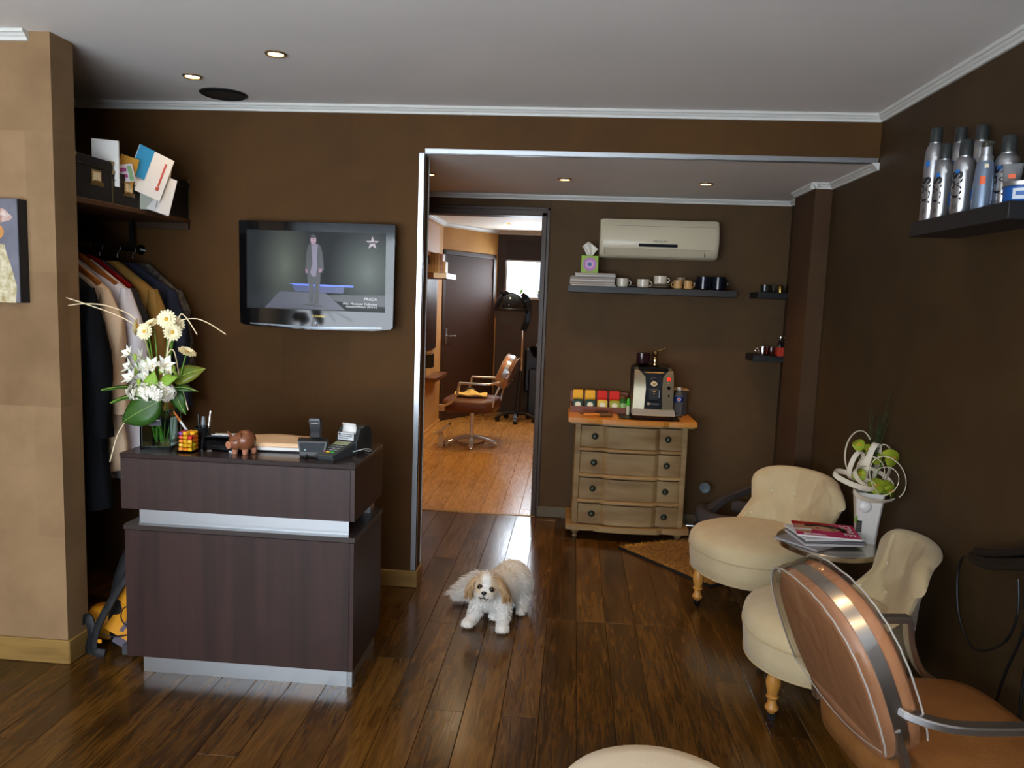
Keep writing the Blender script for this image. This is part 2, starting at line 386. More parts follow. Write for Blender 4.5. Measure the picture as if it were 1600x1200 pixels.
# brown lining of the doorway into the back room
dfm = M('door_lining', (62, 46, 34), .45)
struct('door_1', B().box(-.245, YI - .014, 0, -.212, YI + .13, 2.10, .003).box(-1.085, YI - .014, 0, -1.052, YI + .13, 2.10, .003).box(-1.085, YI - .014, 2.075, -.212, YI + .13, 2.115, .003).box(-.212, YI - .012, 0, -.19, YI, 2.13, .003).box(-1.07, YI - .012, 2.11, -.19, YI, 2.135, .003), dfm)
d2 = struct('door_2', angled(B()).box(.055, .0, 0.008, Lw - .10, .035, 2.0, .003), M('door_paint', (66, 44, 34), .62, spec=.2))
angled(B()).box(0, -.012, 0, .055, .04, 2.055, .004).box(Lw - .10, -.012, 0, Lw - .045, .04, 2.055, .004).box(0, -.012, 2.0, Lw - .045, .04, 2.055, .004).o('door_frame', M('door_frame_paint', (58, 40, 33), .45), d2, 0)
angled(B()).box(.085, -.006, .93, .115, .0, 1.12, .002).o('handle_plate', satin, d2)
angled(B()).tube([(.10, 0, 1.03), (.10, -.045, 1.03), (.115, -.05, 1.03), (.22, -.05, 1.03)], .009).o('handle', satin, d2)
for z in (.4, 1.75): angled(B()).cyl((Lw - .1, -.008, z), (Lw - .1, -.008, z + .1), .008).o('hinge', dfm, d2)
# window of the back room
frm = M('window_frame_paint', (190, 184, 182), .5)
w2 = struct('window_2', B().box(-.92, 10.06, 1.515, -.895, 10.2, 2.0).box(-.405, 10.06, 1.515, -.38, 10.2, 2.0).box(-.92, 10.03, 1.5, -.38, 10.2, 1.527).box(-.92, 10.06, 1.985, -.38, 10.2, 2.0), frm)
B().box(-.83, 10.13, 1.527, -.815, 10.16, 1.985).o('mullion', frm, w2, 0)
B().box(-.895, 10.185, 1.527, -.405, 10.19, 1.985).o('pane', glass, w2, 0)
t = thing('roller_blind', 'dark roller blind rolled up above the small bright back window', 'blind', (-.63, 10.03, 1.99))
B().box(-.27, -.004, .012, .25, .004, .26).o('fabric', M('blind_fabric', (52, 42, 40), .8), t, 0)
B().box(-.275, -.01, -.012, .255, .01, .012, .004).o('bottom_rail', M('blind_rail', (230, 235, 245), .3), t, 0)
for i, (x, lb) in enumerate(((-.70, 'small potted plant on the back window sill, nearer the hood dryer'), (-.47, 'small potted plant on the back window sill, at its right end'))):
    t = thing('potted_plant', lb, 'plant', (x, 10.075, 1.527), group='plants on the back window sill')
    B().lathe([(.02, 0), (.028, .05), (.03, .055), (.024, .05)], 14).o('pot', M('dark_pot', (60, 66, 80), .5), t)
    b = B(); r = random.Random(i)
    for k in range(26):
        a, e, L = r.random() * 6.28, r.uniform(.2, 1.3), r.uniform(.04, .075)
        d = Vector((cos(a) * cos(e), sin(a) * cos(e) * .5, sin(e))); sd = Vector((-sin(a), cos(a), 0)) * .008; p = Vector((0, 0, .05))
        b.poly([p, p + d * L * .5 + sd, p + d * L, p + d * L * .5 - sd])
    b.o('leaves', M('sill_leaf', (120, 140, 60), .6), t, 0)

# ceiling spots and the round speaker
lens = M('lamp_lens', (255, 240, 215), .3, emit=((255, 214, 150), 26))
ring = M('spot_ring', (150, 128, 96), .3, .8)
def downlight(x, y, z, lb, p, col=WARM, size=95, r=.042, tilt=(0, 0)):
    t = thing('ceiling_spot', lb, 'ceiling light', (x, y, z), group='recessed ceiling spots')
    B().lathe([(r, .0), (r, -.004), (r * .86, -.008), (r * .72, -.005), (r * .72, .0)], 24, caps=False).o('trim_ring', ring, t)
    B().lathe([(.002, -.001), (r * .7, -.002), (r * .72, .004)], 20).o('lamp_lens', lens, t)
    l = spot('spot_light', (x, y, z - .02), p, col, size); l.rotation_euler = (radians(tilt[0]), radians(tilt[1]), 0)
downlight(-1.20, 3.02, H1, 'lit ceiling spot nearer the middle of the front room ceiling', 14)
downlight(-1.705, 3.35, H1, 'lit ceiling spot next to the round black speaker', 7)
downlight(-.87, 4.48, H2, 'leftmost tea corner ceiling spot, half hidden by the opening edge', 26)
downlight(-.09, 4.55, H2, 'tea corner ceiling spot in front of the air conditioner', 26)
downlight(.72, 4.59, H2, 'rightmost tea corner ceiling spot', 26)
downlight(-.81, 9.0, H3, 'ceiling spot in the back room above the hood dryer', 44, (1, .72, .40), 125)
for x, y in ((-.9, 6.4), (-.3, 7.4), (-1.0, 7.6)): spot('back_room_spot_light', (x, y, H3 - .03), 50, (1, .72, .40), 130)
for x, y, q in ((.45, 2.35, 'right'), (-.35, 1.75, 'middle'), (.55, 1.2, 'near right')): downlight(x, y, H1, 'lit front room ceiling spot above the salon chair, %s' % q, 16, WARM, 72)
t = thing('ceiling_speaker', 'round black speaker grille set in the front room ceiling', 'speaker', (-1.70, 3.64, H1))
B().lathe([(.105, 0), (.105, -.007), (.095, -.011), (.09, -.007), (.001, -.006)], 32, caps=False).o('grille', M('speaker_black', (10, 12, 15), .5, bump=(400, .3)), t)
B().lathe([(.109, 0), (.109, -.005), (.1, -.008), (.1, 0)], 32, caps=False).o('bezel', black_soft, t)

# ------------------------------------------------------------------ reception desk
DX0, DX1, DY0, DY1, DZ = -1.69, -.787, 2.75, 3.165, .886
t = thing('reception_desk', 'dark brown wenge reception desk with brushed aluminium bands, beside the closet', 'desk', (DX0, DY0, 0))
W, D = DX1 - DX0, DY1 - DY0
B().box(0, 0, .075, W - .018, .018, .585, .001).o('front_panel', wenge, t, 0)
B().box(W - .018, 0, .075, W, D, .585, .001).o('side_panel', wenge, t, 0)
B().box(0, .02, .075, .018, D, .585, .001).o('side_panel', wenge, t, 0)
B().box(-.003, -.004, .587, W + .004, D, .607, .0015).o('ledge', M('wenge_ledge', (58, 48, 46), .3, noise=(26, (44, 34, 32), .8), stretch=(.05, 1, 1)), t, 0)
B().box(.045, .028, .607, W - .03, .034, .668).o('aluminium_band', satin, t, 0)
B().box(.045, .034, .607, W - .055, D - .03, .668).o('core', black_soft, t, 0)
B().box(W - .055, D - .08, .607, W - .028, D - .02, .668).o('bracket', satin, t, 0)
B().box(-.012, 0, .668, W - .018, .018, DZ - .019, .001).o('upper_front_panel', wenge, t, 0)
B().box(W - .018, 0, .668, W, D, DZ - .019, .001).o('upper_side_panel', wenge, t, 0)
B().box(-.012, .02, .668, .004, D, DZ - .019, .001).o('upper_side_panel', wenge, t, 0)
B().box(0, .02, .668, W - .018, D, .684).o('bottom_board', wenge, t, 0)
B().box(-.014, -.002, DZ - .018, W + .001, D, DZ, .0015).o('counter_top', M('wenge_top', (52, 40, 38), .2, noise=(26, (38, 28, 27), .8), stretch=(.05, 1, 1)), t, 0)
B().box(.05, .03, 0, W - .03, .036, .074).o('plinth', satin, t, 0)
B().box(W - .03, .024, 0, W - .008, .06, .074, .002).o('plinth_corner', M('ribbed_aluminium', (170, 174, 178), .4, 1, bump=(220, .6)), t, 0)
B().box(W - .03, .04, 0, W - .02, D - .02, .074).o('plinth_return', satin, t, 0)
B().box(.05, .04, 0, W - .04, D - .02, .074).o('base', black_soft, t, 0)

# ------------------------------------------------------------------ wall television
t = thing('television', 'black flat television on the brown wall showing a catwalk man', 'television', (-1.675, 3.74, 1.343))
W, Hh = .79, .515
pts = [(.016, .002), (.1, -.008), (W * .5, -.014), (W - .1, -.008), (W - .016, .002), (W - .004, .012), (W, Hh - .005), (W - .005, Hh), (.005, Hh), (0, Hh - .005), (.004, .012)]
def ring(y, k): return [((x - W / 2) * k + W / 2, y, (z - Hh / 2) * k + Hh / 2) for x, z in pts]
B().loft([ring(.07, .9), ring(.05, .97), ring(.02, 1), ring(.003, 1), ring(0, .995)]).o('bezel', black_gloss, t)
B().box(.2, .06, .1, .6, .088, .4).o('wall_mount', black_soft, t, 0)
sx0, sx1, sz0, sz1 = .042, W - .047, .085, Hh - .045
def screen_mat():
    m = bpy.data.materials.new('screen_glow'); m.use_nodes = True; nt = m.node_tree; N = nt.nodes; L = nt.links
    b = N['Principled BSDF']; b.inputs['Base Color'].default_value = (.004, .004, .005, 1); b.inputs['Roughness'].default_value = .4; b.inputs['Specular IOR Level'].default_value = .15
    tc = N.new('ShaderNodeTexCoord'); acc = None
    def blob(cx, cz, rx, rz, col):
        nonlocal acc
        mp = N.new('ShaderNodeMapping'); mp.inputs['Location'].default_value = (-cx / rx, 0, -cz / rz); mp.inputs['Scale'].default_value = (1 / rx, 0, 1 / rz)
        L.new(tc.outputs['Object'], mp.inputs['Vector'])
        gr = N.new('ShaderNodeTexGradient'); gr.gradient_type = 'SPHERICAL'; L.new(mp.outputs[0], gr.inputs['Vector'])
        pw = N.new('ShaderNodeMath'); pw.operation = 'POWER'; pw.inputs[1].default_value = 1.5; L.new(gr.outputs['Fac'], pw.inputs[0])
        mx = N.new('ShaderNodeMix'); mx.data_type = 'RGBA'; mx.blend_type = 'ADD'; mx.inputs['A'].default_value = lin((22, 28, 30))
        if acc: L.new(acc, mx.inputs['A'])
        mx.inputs['B'].default_value = lin(col); L.new(pw.outputs[0], mx.inputs['Factor']); acc = mx.outputs['Result']
    blob(.24, .30, .17, .32, (98, 104, 92)); blob(.66, .28, .22, .26, (122, 132, 128)); blob(.33, .12, .4, .08, (50, 54, 66))
    L.new(acc, b.inputs['Emission Color']); b.inputs['Emission Strength'].default_value = .85
    return m
scr = B().box(sx0, -.0005, sz0, sx1, .002, sz1).o('screen', screen_mat(), t, 0)
def E(name, c, s=.8): return M(name, (10, 10, 12), .3, emit=(c, s))
def flat(name, pl, m, y): B().prism([(x, y, z) for x, z in pl], (0, .0004, 0)).o(name, m, scr, 0)
sw, sh = sx1 - sx0, sz1 - sz0
def SP(u, v): return (sx0 + u * sw, sz1 - v * sh)          # fractions of the screen picture, v downwards
flat('catwalk_shadow', [SP(*q) for q in ((.57, .80), (.62, .87), (1, .93), (1, .78))], E('scr_dark', (22, 26, 30)), -.0009)
flat('catwalk_floor', [SP(*q) for q in ((.24, .775), (.57, .775), (.72, .99), (.13, .99))], E('scr_floor', (66, 68, 86)), -.0011)
flat('blue_step', [SP(*q) for q in ((.30, .665), (.775, .67), (.77, .695), (.36, .69))], E('scr_blue', (88, 120, 235), 1.0), -.0013)
flat('blue_step', [SP(*q) for q in ((.33, .69), (.71, .695), (.70, .775), (.35, .765))], E('scr_blue_dim', (36, 52, 120)), -.0012)
def P2(y0, lst): return [SP(u, v) for u, v in lst]
fy = -.0017
flat('man_coat', P2(0, [(.462, .15), (.502, .14), (.535, .18), (.555, .30), (.56, .48), (.535, .52), (.535, .66), (.445, .66), (.44, .52), (.425, .48), (.432, .30), (.445, .18)]), E('scr_coat', (17, 17, 21)), fy)
flat('man_leg', P2(0, [(.452, .65), (.487, .65), (.485, .90), (.458, .91)]), E('scr_leg', (30, 27, 26)), fy - .0003)
flat('man_leg', P2(0, [(.497, .65), (.532, .65), (.522, .92), (.493, .92)]), E('scr_leg', (30, 27, 26)), fy - .0003)
flat('man_shadow', P2(0, [(.40, .93), (.47, .91), (.57, .945), (.52, .965), (.45, .95)]), E('scr_shadow', (30, 30, 34)), fy)
hx, hz = SP(.483, .105)
flat('man_face', [(hx + cos(a) * .0145, hz + sin(a) * .024) for a in [k * pi / 10 for k in range(20)]], E('scr_skin', (176, 140, 160)), fy - .0008)
flat('man_hair', [(hx + cos(a) * .015, hz + .008 + sin(a) * .018) for a in [k * pi / 10 for k in range(11)]], E('scr_hair', (30, 24, 30)), fy - .0012)
for q in ([(.476, .10), (.482, .10), (.482, .107), (.476, .107)], [(.487, .10), (.493, .10), (.493, .107), (.487, .107)], [(.479, .135), (.49, .135), (.49, .142), (.479, .142)]):
    flat('man_face_mark', P2(0, q), E('scr_mark', (80, 50, 66)), fy - .0012)
flat('man_scarf', P2(0, [(.468, .16), (.484, .175), (.50, .155), (.516, .17), (.508, .34), (.514, .44), (.502, .57), (.475, .57), (.462, .52), (.478, .40), (.472, .26)]), E('scr_scarf', (128, 118, 146)), fy - .0006)
for q in ([(.425, .48), (.438, .475), (.446, .52), (.432, .535)], [(.522, .465), (.548, .468), (.545, .515), (.522, .515)]): flat('man_hand', P2(0, q), E('scr_hand', (150, 104, 130)), fy - .0006)
star = []
sxc, szc = SP(.905, .125)
for k in range(10):
    a = pi / 2 + k * pi / 5; rr = .034 if k % 2 == 0 else .013; star.append((sxc + cos(a) * rr, szc + sin(a) * rr))
flat('star_logo', star, E('scr_star', (196, 180, 190)), fy)
flat('star_logo_band', [(sxc - .022, szc - .004), (sxc + .02, szc - .002), (sxc + .02, szc + .006), (sxc - .022, szc + .004)], E('scr_band', (70, 70, 84)), fy - .0006)
wt = E('scr_white', (225, 228, 235), 1)
for s_, z_, sz_ in (('PRADA', .845, .021), ('Milan Menswear Collection', .905, .0155), ('Autumn/Winter 2014-15', .94, .0155)):
    p = SP(.945, z_ + .008); text('caption', s_, sz_, wt, scr, (p[0], fy, p[1]), align='RIGHT')
text('brand_lettering', 'TOSHIBA', .016, M('gold_letter', (190, 170, 90), .4, .5), t, (W * .47, -.0006, .05), align='LEFT', sx=1.1)
B().cyl((W * .5, -.002, .022), (W * .5, .004, .022), .003).o('status_light', M('status_led', (200, 220, 255), .3, emit=((200, 220, 255), 1)), t)
B().loft([[(x, -.003 - .0 * x, z) for x, z in ((.06, .006), (W * .5, -.008), (W - .06, .006), (W - .06, .012), (W * .5, .003), (.06, .012))], [(x, .01, z) for x, z in ((.06, .006), (W * .5, -.008), (W - .06, .006), (W - .06, .012), (W * .5, .003), (.06, .012))]]).o('chin_strip', M('tv_strip', (92, 98, 104), .2, .9), t, 20)

# ------------------------------------------------------------------ canvas painting on the pillar
t = thing('canvas_painting', 'unframed canvas painting of a woman in a floral dress on the pillar', 'painting', (-2.077, 2.745, 1.44))
B().box(-.27, 0, 0, 0, .05, .385, .003).o('canvas', M('canvas_paint', (112, 112, 124), .6, noise=(9, (88, 88, 98), .9), bump=(160, .2)), t, 0)
B().box(-.001, .001, .001, .0015, .05, .384).o('dark_edge', M('canvas_edge', (30, 30, 32), .7), t, 0)
dress = M('painted_dress', (214, 208, 180), .6, noise=(40, (150, 128, 76), 1), bump=(60, .3))
B().prism([(x, -.001, z) for x, z in ((-.13, .0), (-.018, .0), (-.012, .06), (-.03, .13), (-.05, .19), (-.055, .215), (-.085, .22), (-.13, .15))], (0, .002, 0)).o('painted_dress', dress, t, 0)
B().prism([(-.085 + cos(a) * .03, -.001, .262 + sin(a) * .028) for a in [k * pi / 9 for k in range(18)]], (0, .002, 0)).o('painted_face', M('painted_skin', (190, 134, 74), .6), t, 0)
B().prism([(x, -.0015, z) for x, z in ((-.13, .30), (-.07, .295), (-.03, .305), (-.018, .318), (-.035, .33), (-.05, .345), (-.075, .352), (-.12, .35))], (0, .002, 0)).o('painted_hat', M('painted_hat', (205, 190, 180), .6, noise=(50, (150, 80, 60), .9), bump=(60, .3)), t, 0)

# ------------------------------------------------------------------ closet: shelf, boxes, papers
t = thing('closet_shelf', 'dark wooden closet shelf holding the black boxes', 'shelf', (-2.57, 2.925, 1.84))
B().box(0, 0, 0, .605, .905, .02, .002).o('board', M('closet_board', (86, 56, 30), .5, noise=(24, (60, 36, 18), .8), stretch=(1, .1, 1)), t, 0)
B().box(.3, .885, -.03, .6, .905, 0).o('batten', M('closet_batten', (60, 42, 24), .6), t, 0)
bx = M('black_linen_card', (9, 10, 13), .5, bump=(300, .15)); edge = M('box_edge_trim', (92, 84, 56), .5, .4); lab = M('brass_label', (190, 160, 100), .35, .8); card = M('cream_card', (226, 208, 168), .7)
def storage_box(y0, y1, h, lb, dep=.36, label_holder=True, open_=False):
    t = thing('storage_box', lb, 'box', (-1.972, y0, 1.86), group='black storage boxes on the closet shelf')
    w = y1 - y0
    B().box(-dep, 0, 0, 0, w, h - .002, .003).o('body', bx, t, 0)
    if not open_: B().box(-dep - .004, -.004, h - .035, .004, w + .004, h, .003).o('lid', bx, t, 0)
    else: B().box(-dep, 0, h - .02, .001, .004, h).box(-dep, w - .004, h - .02, .001, w, h).box(-.004, 0, h - .02, .001, w, h).o('rim', bx, t, 0)
    b = B()
    for yy in (0, w): b.box(-.006, yy - .0015, 0, .0015, yy + .0015, h - .036)
    b.box(.001, 0, h - .0365, .0047, w, h - .0345).box(0, 0, .0, .0015, w, .003)
    b.o('edge_trim', edge, t, 0)
    for yy in (.0, w): B().box(-.012, yy - .006, h - .012, .006, yy + .006, h + .003, .002).o('metal_corner', M('brass_corner', (196, 176, 120), .3, .9), t, 0)
    if label_holder:
        B().box(.0015, w * .42, h * .42, .005, w * .42 + .062, h * .42 + .05, .001).o('label_holder', lab, t, 0)
        B().box(.005, w * .42 + .007, h * .42 + .008, .0056, w * .42 + .055, h * .42 + .042).o('label_card', card, t, 0)
        B().prism([(.002, w * .42 - .015, h * .42 - .012), (.002, w * .42 + .075, h * .42 - .012), (.012, w * .42 + .062, h * .42 + .002), (.012, w * .42, h * .42 + .002)], (.002, 0, 0)).o('pull', lab, t, 0)
storage_box(2.93, 3.172, .172, 'large black lidded storage box with brass label, at the pillar end of the shelf')
storage_box(3.178, 3.368, .135, 'small open black storage box full of mail, in the middle of the shelf', open_=True)
storage_box(3.585, 3.822, .19, 'plain black storage box with no label, against the television wall', label_holder=False)
def sheet(name, lb, loc, rot, w, h, th, m, cat='paper', grp='papers in and on the closet boxes', n=1, deco=()):
    t = thing(name, lb, cat, loc, rot=rot, group=grp)
    b = B()
    for k in range(n): b.box(-.002 + k * th * 1.05, rnd.uniform(-.003, .003), 0, -.002 + k * th * 1.05 + th, w + rnd.uniform(-.003, .003), h)
    b.o('pages', m, t, 0)
    for i, (nm, y0, z0, y1, z1, c) in enumerate(deco):
        B().box(n * th * 1.05 - .0015, y0 * w, z0 * h, n * th * 1.05 + .001, y1 * w, z1 * h).o(nm, c, t, 0)
    return t
R = radians
sheet('book', 'thick white paper block standing at the back of the open box', (-2.06, 3.185, 1.935), (0, 0, R(-62)), .10, .19, .006, paper, 'paper', n=6)
sheet('envelope', 'brown envelope tucked behind the blue and white brochure', (-2.02, 3.262, 1.95), (R(-14), 0, R(-50)), .07, .14, .002, M('kraft_paper', (176, 132, 40), .7), n=2)
sheet('leaflet', 'pale lilac leaflet with purple bars at the front of the open box', (-2.02, 3.225, 1.95), (R(12), 0, R(-45)), .11, .075, .0015, M('lilac_paper', (212, 206, 216), .7), n=3,
      deco=(('purple_bar', .1, .25, .75, .45, M('purple_print', (150, 60, 120), .6)), ('purple_bar', .1, .6, .75, .8, M('purple_print', (150, 60, 120), .6)), ('green_edge', .8, .05, .95, .9, M('green_print', (120, 160, 120), .6))))
sheet('leaflet', 'green edged white leaflet behind the lilac one', (-2.05, 3.25, 1.985), (R(16), 0, R(-45)), .12, .06, .0015, M('pale_green_paper', (196, 214, 190), .7), n=2)
sheet('brochure', 'tilted white brochure with a bright blue panel, tallest in the open box', (-2.0, 3.31, 1.955), (R(-20), 0, R(-42)), .155, .20, .0012, paper, 'brochure', n=2,
      deco=(('blue_panel', .0, .3, .42, 1, M('blue_print', (40, 140, 190), .6)), ('red_print', .80, .3, .85, .85, M('red_print', (200, 90, 80), .6)), ('red_dot', .78, .2, .87, .28, M('red_print', (200, 90, 80), .6))))
sheet('envelope', 'white mail stack hanging down in front of the plain black box', (-1.975, 3.395, 1.872), (R(-14), 0, R(-40)), .12, .17, .003, paper, 'paper', n=5,
      deco=(('fold_line', .45, .1, .47, .8, M('grey_print', (170, 166, 166), .7)),))
sheet('envelope', 'loose cream papers leaning on the plain black box', (-2.0, 3.47, 1.87), (R(-8), 0, R(-38)), .09, .22, .003, M('cream_paper', (226, 214, 190), .75), n=4)
sheet('leaflet', 'crumpled pale leaflet lying low between the boxes', (-1.972, 3.378, 1.862), (R(3), R(8), R(-30)), .06, .10, .002, M('mint_paper', (190, 196, 184), .75), n=3)

# ------------------------------------------------------------------ closet: rail, hangers, clothes
RX, RZ = -2.225, 1.70
t = thing('clothes_rail', 'black metal clothes rail fixed under the closet shelf', 'rail', (RX, 2.93, RZ))
B().cyl((0, 0, 0), (0, .9, 0), .013).o('tube', M('rail_black', (26, 27, 30), .2, .7), t)
for y in (.10, .80): B().box(-.008, y - .008, 0, .008, y + .008, .14).o('bracket', black_soft, t, 0)
B().cyl((0, .885, 0), (0, .902, 0), .026).o('end_flange', chrome, t)
hw = M('hanger_wood', (160, 92, 34), .35, noise=(20, (130, 70, 24), .8)); hred = M('hanger_red', (150, 14, 20), .25); hdark = M('hanger_mahogany', (84, 34, 16), .35)
def hanger(y, m, lb, dz=0):
    t = thing('clothes_hanger', lb, 'hanger', (RX, y, RZ), group='hangers on the clothes rail')
    b = B(); pts = crom([(-.20, 0, -.182), (-.12, 0, -.122), (-.05, 0, -.068), (0, 0, -.05), (.05, 0, -.068), (.12, 0, -.122), (.20, 0, -.182)], 4)
    b.bar([p + Vector((0, 0, dz)) for p in pts], .016, .024).o('shoulder_bar', m, t)
    B().tube([(0, 0, -.05), (0, 0, -.03), (.012, 0, -.018), (.017, 0, 0), (.0, 0, .017), (-.017, 0, 0), (-.014, 0, -.008)], .0022, 6).o('hook', M('hook_dark', (60, 60, 62), .3, .9), t)
    if m is not hred: B().cyl((-.19, 0, -.186), (.19, 0, -.186), .005).o('trouser_bar', m, t)
def garment(name, lb, cat, y, m, length, sh=.235, flare=.25, th=.05, sleeve=.55, neck=.075, front=0, extra=None, seed=0):
    r = random.Random(seed); ph = [r.uniform(0, 6.28) for _ in range(6)]
    t = thing(name, lb, cat, (RX, y, RZ - .072), group='clothes hanging in the closet')
    n = 56; rings = []
    def prof(s):                     # s = drop below the neck
        if s < .14: return neck + (sh - neck) * (s / .14)
        return sh + (flare - sh) * ((s - .14) / max(length - .14, .01))
    for s in [0, .03, .06, .09, .12, .135, .15, .17, .22, .3, .45, .6, .8, 1.0, 1.2]:
        if s > length: s = length
        w = prof(s); k = min(1, s / .3); ring = []
        for i in range(n):
            a = 2 * pi * i / n; ca, sa = cos(a), sin(a)
            d = th * (.55 + .45 * min(1, s / .1)) * (1 + .0 * k)
            fold = k * (.22 * sin(9 * a + ph[0] + s * 1.5) + .14 * sin(15 * a + ph[1] - s) )
            x = w * (abs(ca) ** .75) * (1 if ca > 0 else -1) * (1 + .03 * k * sin(3 * s * 6 + ph[3]))
            yy = d * (abs(sa) ** .7) * (1 if sa > 0 else -1) * (1 + fold)
            ring.append((x, yy, -s - .004 * k * sin(5 * a + ph[2])))
        rings.append(ring)
        if s == length: break
    B().loft(rings).o('body', m, t, 60)
    for sd in (-1, 1):
        rg = []
        for j in range(11):
            q = j / 10; zz = -.145 - q * sleeve; xx = sd * (sh - .022 + .055 * q ** .6 + .008 * sin(q * 9 + ph[4])); rr = (.062 - .018 * q) * (.35 if j == 0 else .8 if j == 1 else 1)
            rg.append([(xx + cos(a) * rr * .8 + .006 * sin(4 * a + q * 12), -.008 + sin(a) * rr * .85 * (1 + .12 * sin(3 * a + 10 * q + ph[5])), zz + (.022 if j == 0 else -.02 if j == 1 else 0)) for a in [2 * pi * k / 18 for k in range(18)]])
        B().loft(rg).o('sleeve', m, t, 60)
    if extra: extra(t)
    return t
blk = M('black_wool', (8, 9, 12), .9, spec=.15, noise=(8, (15, 16, 20), .6), bump=(160, .2)); crm = M('cream_cotton', (214, 188, 158), .8, noise=(5, (190, 158, 128), .7)); wht = M('white_cotton', (208, 202, 206), .8)
def tag_patch(t): B().box(.10, -.071, -.505, .125, -.067, -.487).o('white_tag', paper, t, 0)
garment('coat', 'long black coat with a white tag hanging nearest the pillar', 'coat', 3.04, blk, 1.05, .25, .30, .06, .60, extra=tag_patch, seed=1)
hanger(3.15, hw, 'wooden hanger holding the cream blouse, nearest the pillar')
garment('blouse', 'cream blouse with soft folds next to the black coat', 'blouse', 3.17, crm, .92, .24, .30, .045, .52, seed=2)
hanger(3.27, hw, 'wooden hanger holding the long white shirt')
garment('shirt', 'long white shirt hanging behind the cream blouse', 'shirt', 3.29, wht, .98, .262, .33, .042, .5, seed=3)
hanger(3.38, hred, 'bright red hanger between the white shirt and the khaki jacket', -.012)
garment('jacket', 'dark grey jacket on the red hanger between white shirt and khaki jacket', 'jacket', 3.395, M('grey_wool', (44, 46, 52), .85), .7, .22, .22, .03, .5, seed=6)
hanger(3.47, hdark, 'dark mahogany hanger holding the khaki jacket', -.035)
garment('jacket', 'khaki yellow jacket in the middle of the rail', 'jacket', 3.50, M('khaki_cotton', (150, 112, 48), .8, noise=(7, (120, 88, 34), .7)), .72, .262, .27, .045, .55, seed=4)
hanger(3.61, hdark, 'dark mahogany hanger holding the navy jacket', -.035)
garment('jacket', 'navy blue jacket at the far end of the rail', 'jacket', 3.635, M('navy_cotton', (24, 30, 50), .85), .80, .285, .29, .045, .55, seed=5)
hanger(3.74, hdark, 'dark mahogany hanger holding the patterned blouse', -.035)
garment('blouse', 'black and white patterned blouse against the television wall', 'blouse', 3.76, M('patterned_cotton', (24, 24, 28), .8, noise=(55, (120, 116, 110), 1)), .6, .24, .24, .032, .4, seed=8)

# ------------------------------------------------------------------ backpack on the closet floor
yel = M('yellow_nylon', (206, 138, 22), .55, bump=(40, .3)); bkn = M('black_nylon', (14, 17, 20), .6, bump=(40, .3)); gry = M('grey_nylon', (92, 84, 98), .6)
t = thing('backpack', 'yellow and black backpack slumped on the floor between pillar and desk', 'backpack', (-1.885, 2.93, 0)); t.scale = (.85, 1, 1)
def pack(x0, x1, y0, y1, z0, z1, lean, puff=.8):
    rg = []
    for j in range(9):
        q = j / 8; w = sin(pi * (.1 + .8 * q)) ** .4 if puff else 1
        cx = (x0 + x1) / 2 + lean * q; cy = (y0 + y1) / 2
        rg.append([(cx + (x1 - x0) / 2 * w * (abs(cos(a)) ** .6) * (1 if cos(a) > 0 else -1), cy + (y1 - y0) / 2 * w * (abs(sin(a)) ** .6) * (1 if sin(a) > 0 else -1), z0 + (z1 - z0) * q) for a in [2 * pi * k / 20 for k in range(20)]])
    return B().loft(rg)
pack(-.06, .12, .0, .2, 0, .44, .09).o('body', bkn, t, 60)
B().loft([[(.0 + .10 * q - .012, -.012 + .02 * sin(q * 3), .10 + .13 * q), (.11 + .10 * q, -.02, .055 + .13 * q), (.11 + .10 * q, .03, .05 + .13 * q), (.0 + .10 * q, .03, .10 + .13 * q)] for q in [k / 6 for k in range(7)]]).o('yellow_panel', yel, t, 60)
B().loft([[(.04 + .10 * q, -.008, .235 + .14 * q), (.13 + .06 * q, -.012, .20 + .17 * q), (.13 + .06 * q, .03, .20 + .17 * q), (.04 + .10 * q, .03, .235 + .14 * q)] for q in [k / 5 for k in range(6)]]).o('yellow_panel', yel, t, 60)
B().loft([[(.03 + .10 * q, -.014, .045 + .12 * q), (.14 + .08 * q, -.02, .0 + .12 * q), (.14 + .08 * q, .03, .0 + .12 * q), (.03 + .10 * q, .03, .045 + .12 * q)] for q in [k / 5 for k in range(6)]]).o('grey_panel', gry, t, 60)
pack(-.13, .02, .02, .15, .02, .15, -.03).o('yellow_pocket', yel, t, 60)
B().bar(crom([(.17, -.02, .40), (.07, -.045, .25), (.0, -.06, .13), (-.02, -.065, .03), (.03, -.06, .012)], 6), .035, .012, (0, -1, .3)).o('shoulder_strap', bkn, t, 50)
B().bar(crom([(-.11, -.03, .13), (-.06, -.045, .15), (-.04, -.05, .09), (-.06, -.045, .02), (-.02, -.04, .012)], 6), .04, .012, (0, -1, .3)).o('shoulder_strap', bkn, t, 50)
B().tube(crom([(.17, -.03, .22), (.11, -.035, .2), (.10, -.035, .15), (.15, -.035, .10), (.06, -.035, .075), (.0, -.035, .085)], 6), .003, 6).o('cord', M('cord_black', (30, 16, 18), .6), t, 50)
B().box(.10, -.045, .0, .16, -.02, .05, .008).o('buckle', M('buckle_grey', (60, 62, 66), .5), t, 0)
B().box(.0, -.07, .06, .02, -.064, .075, .002).o('yellow_tag', yel, t, 0)

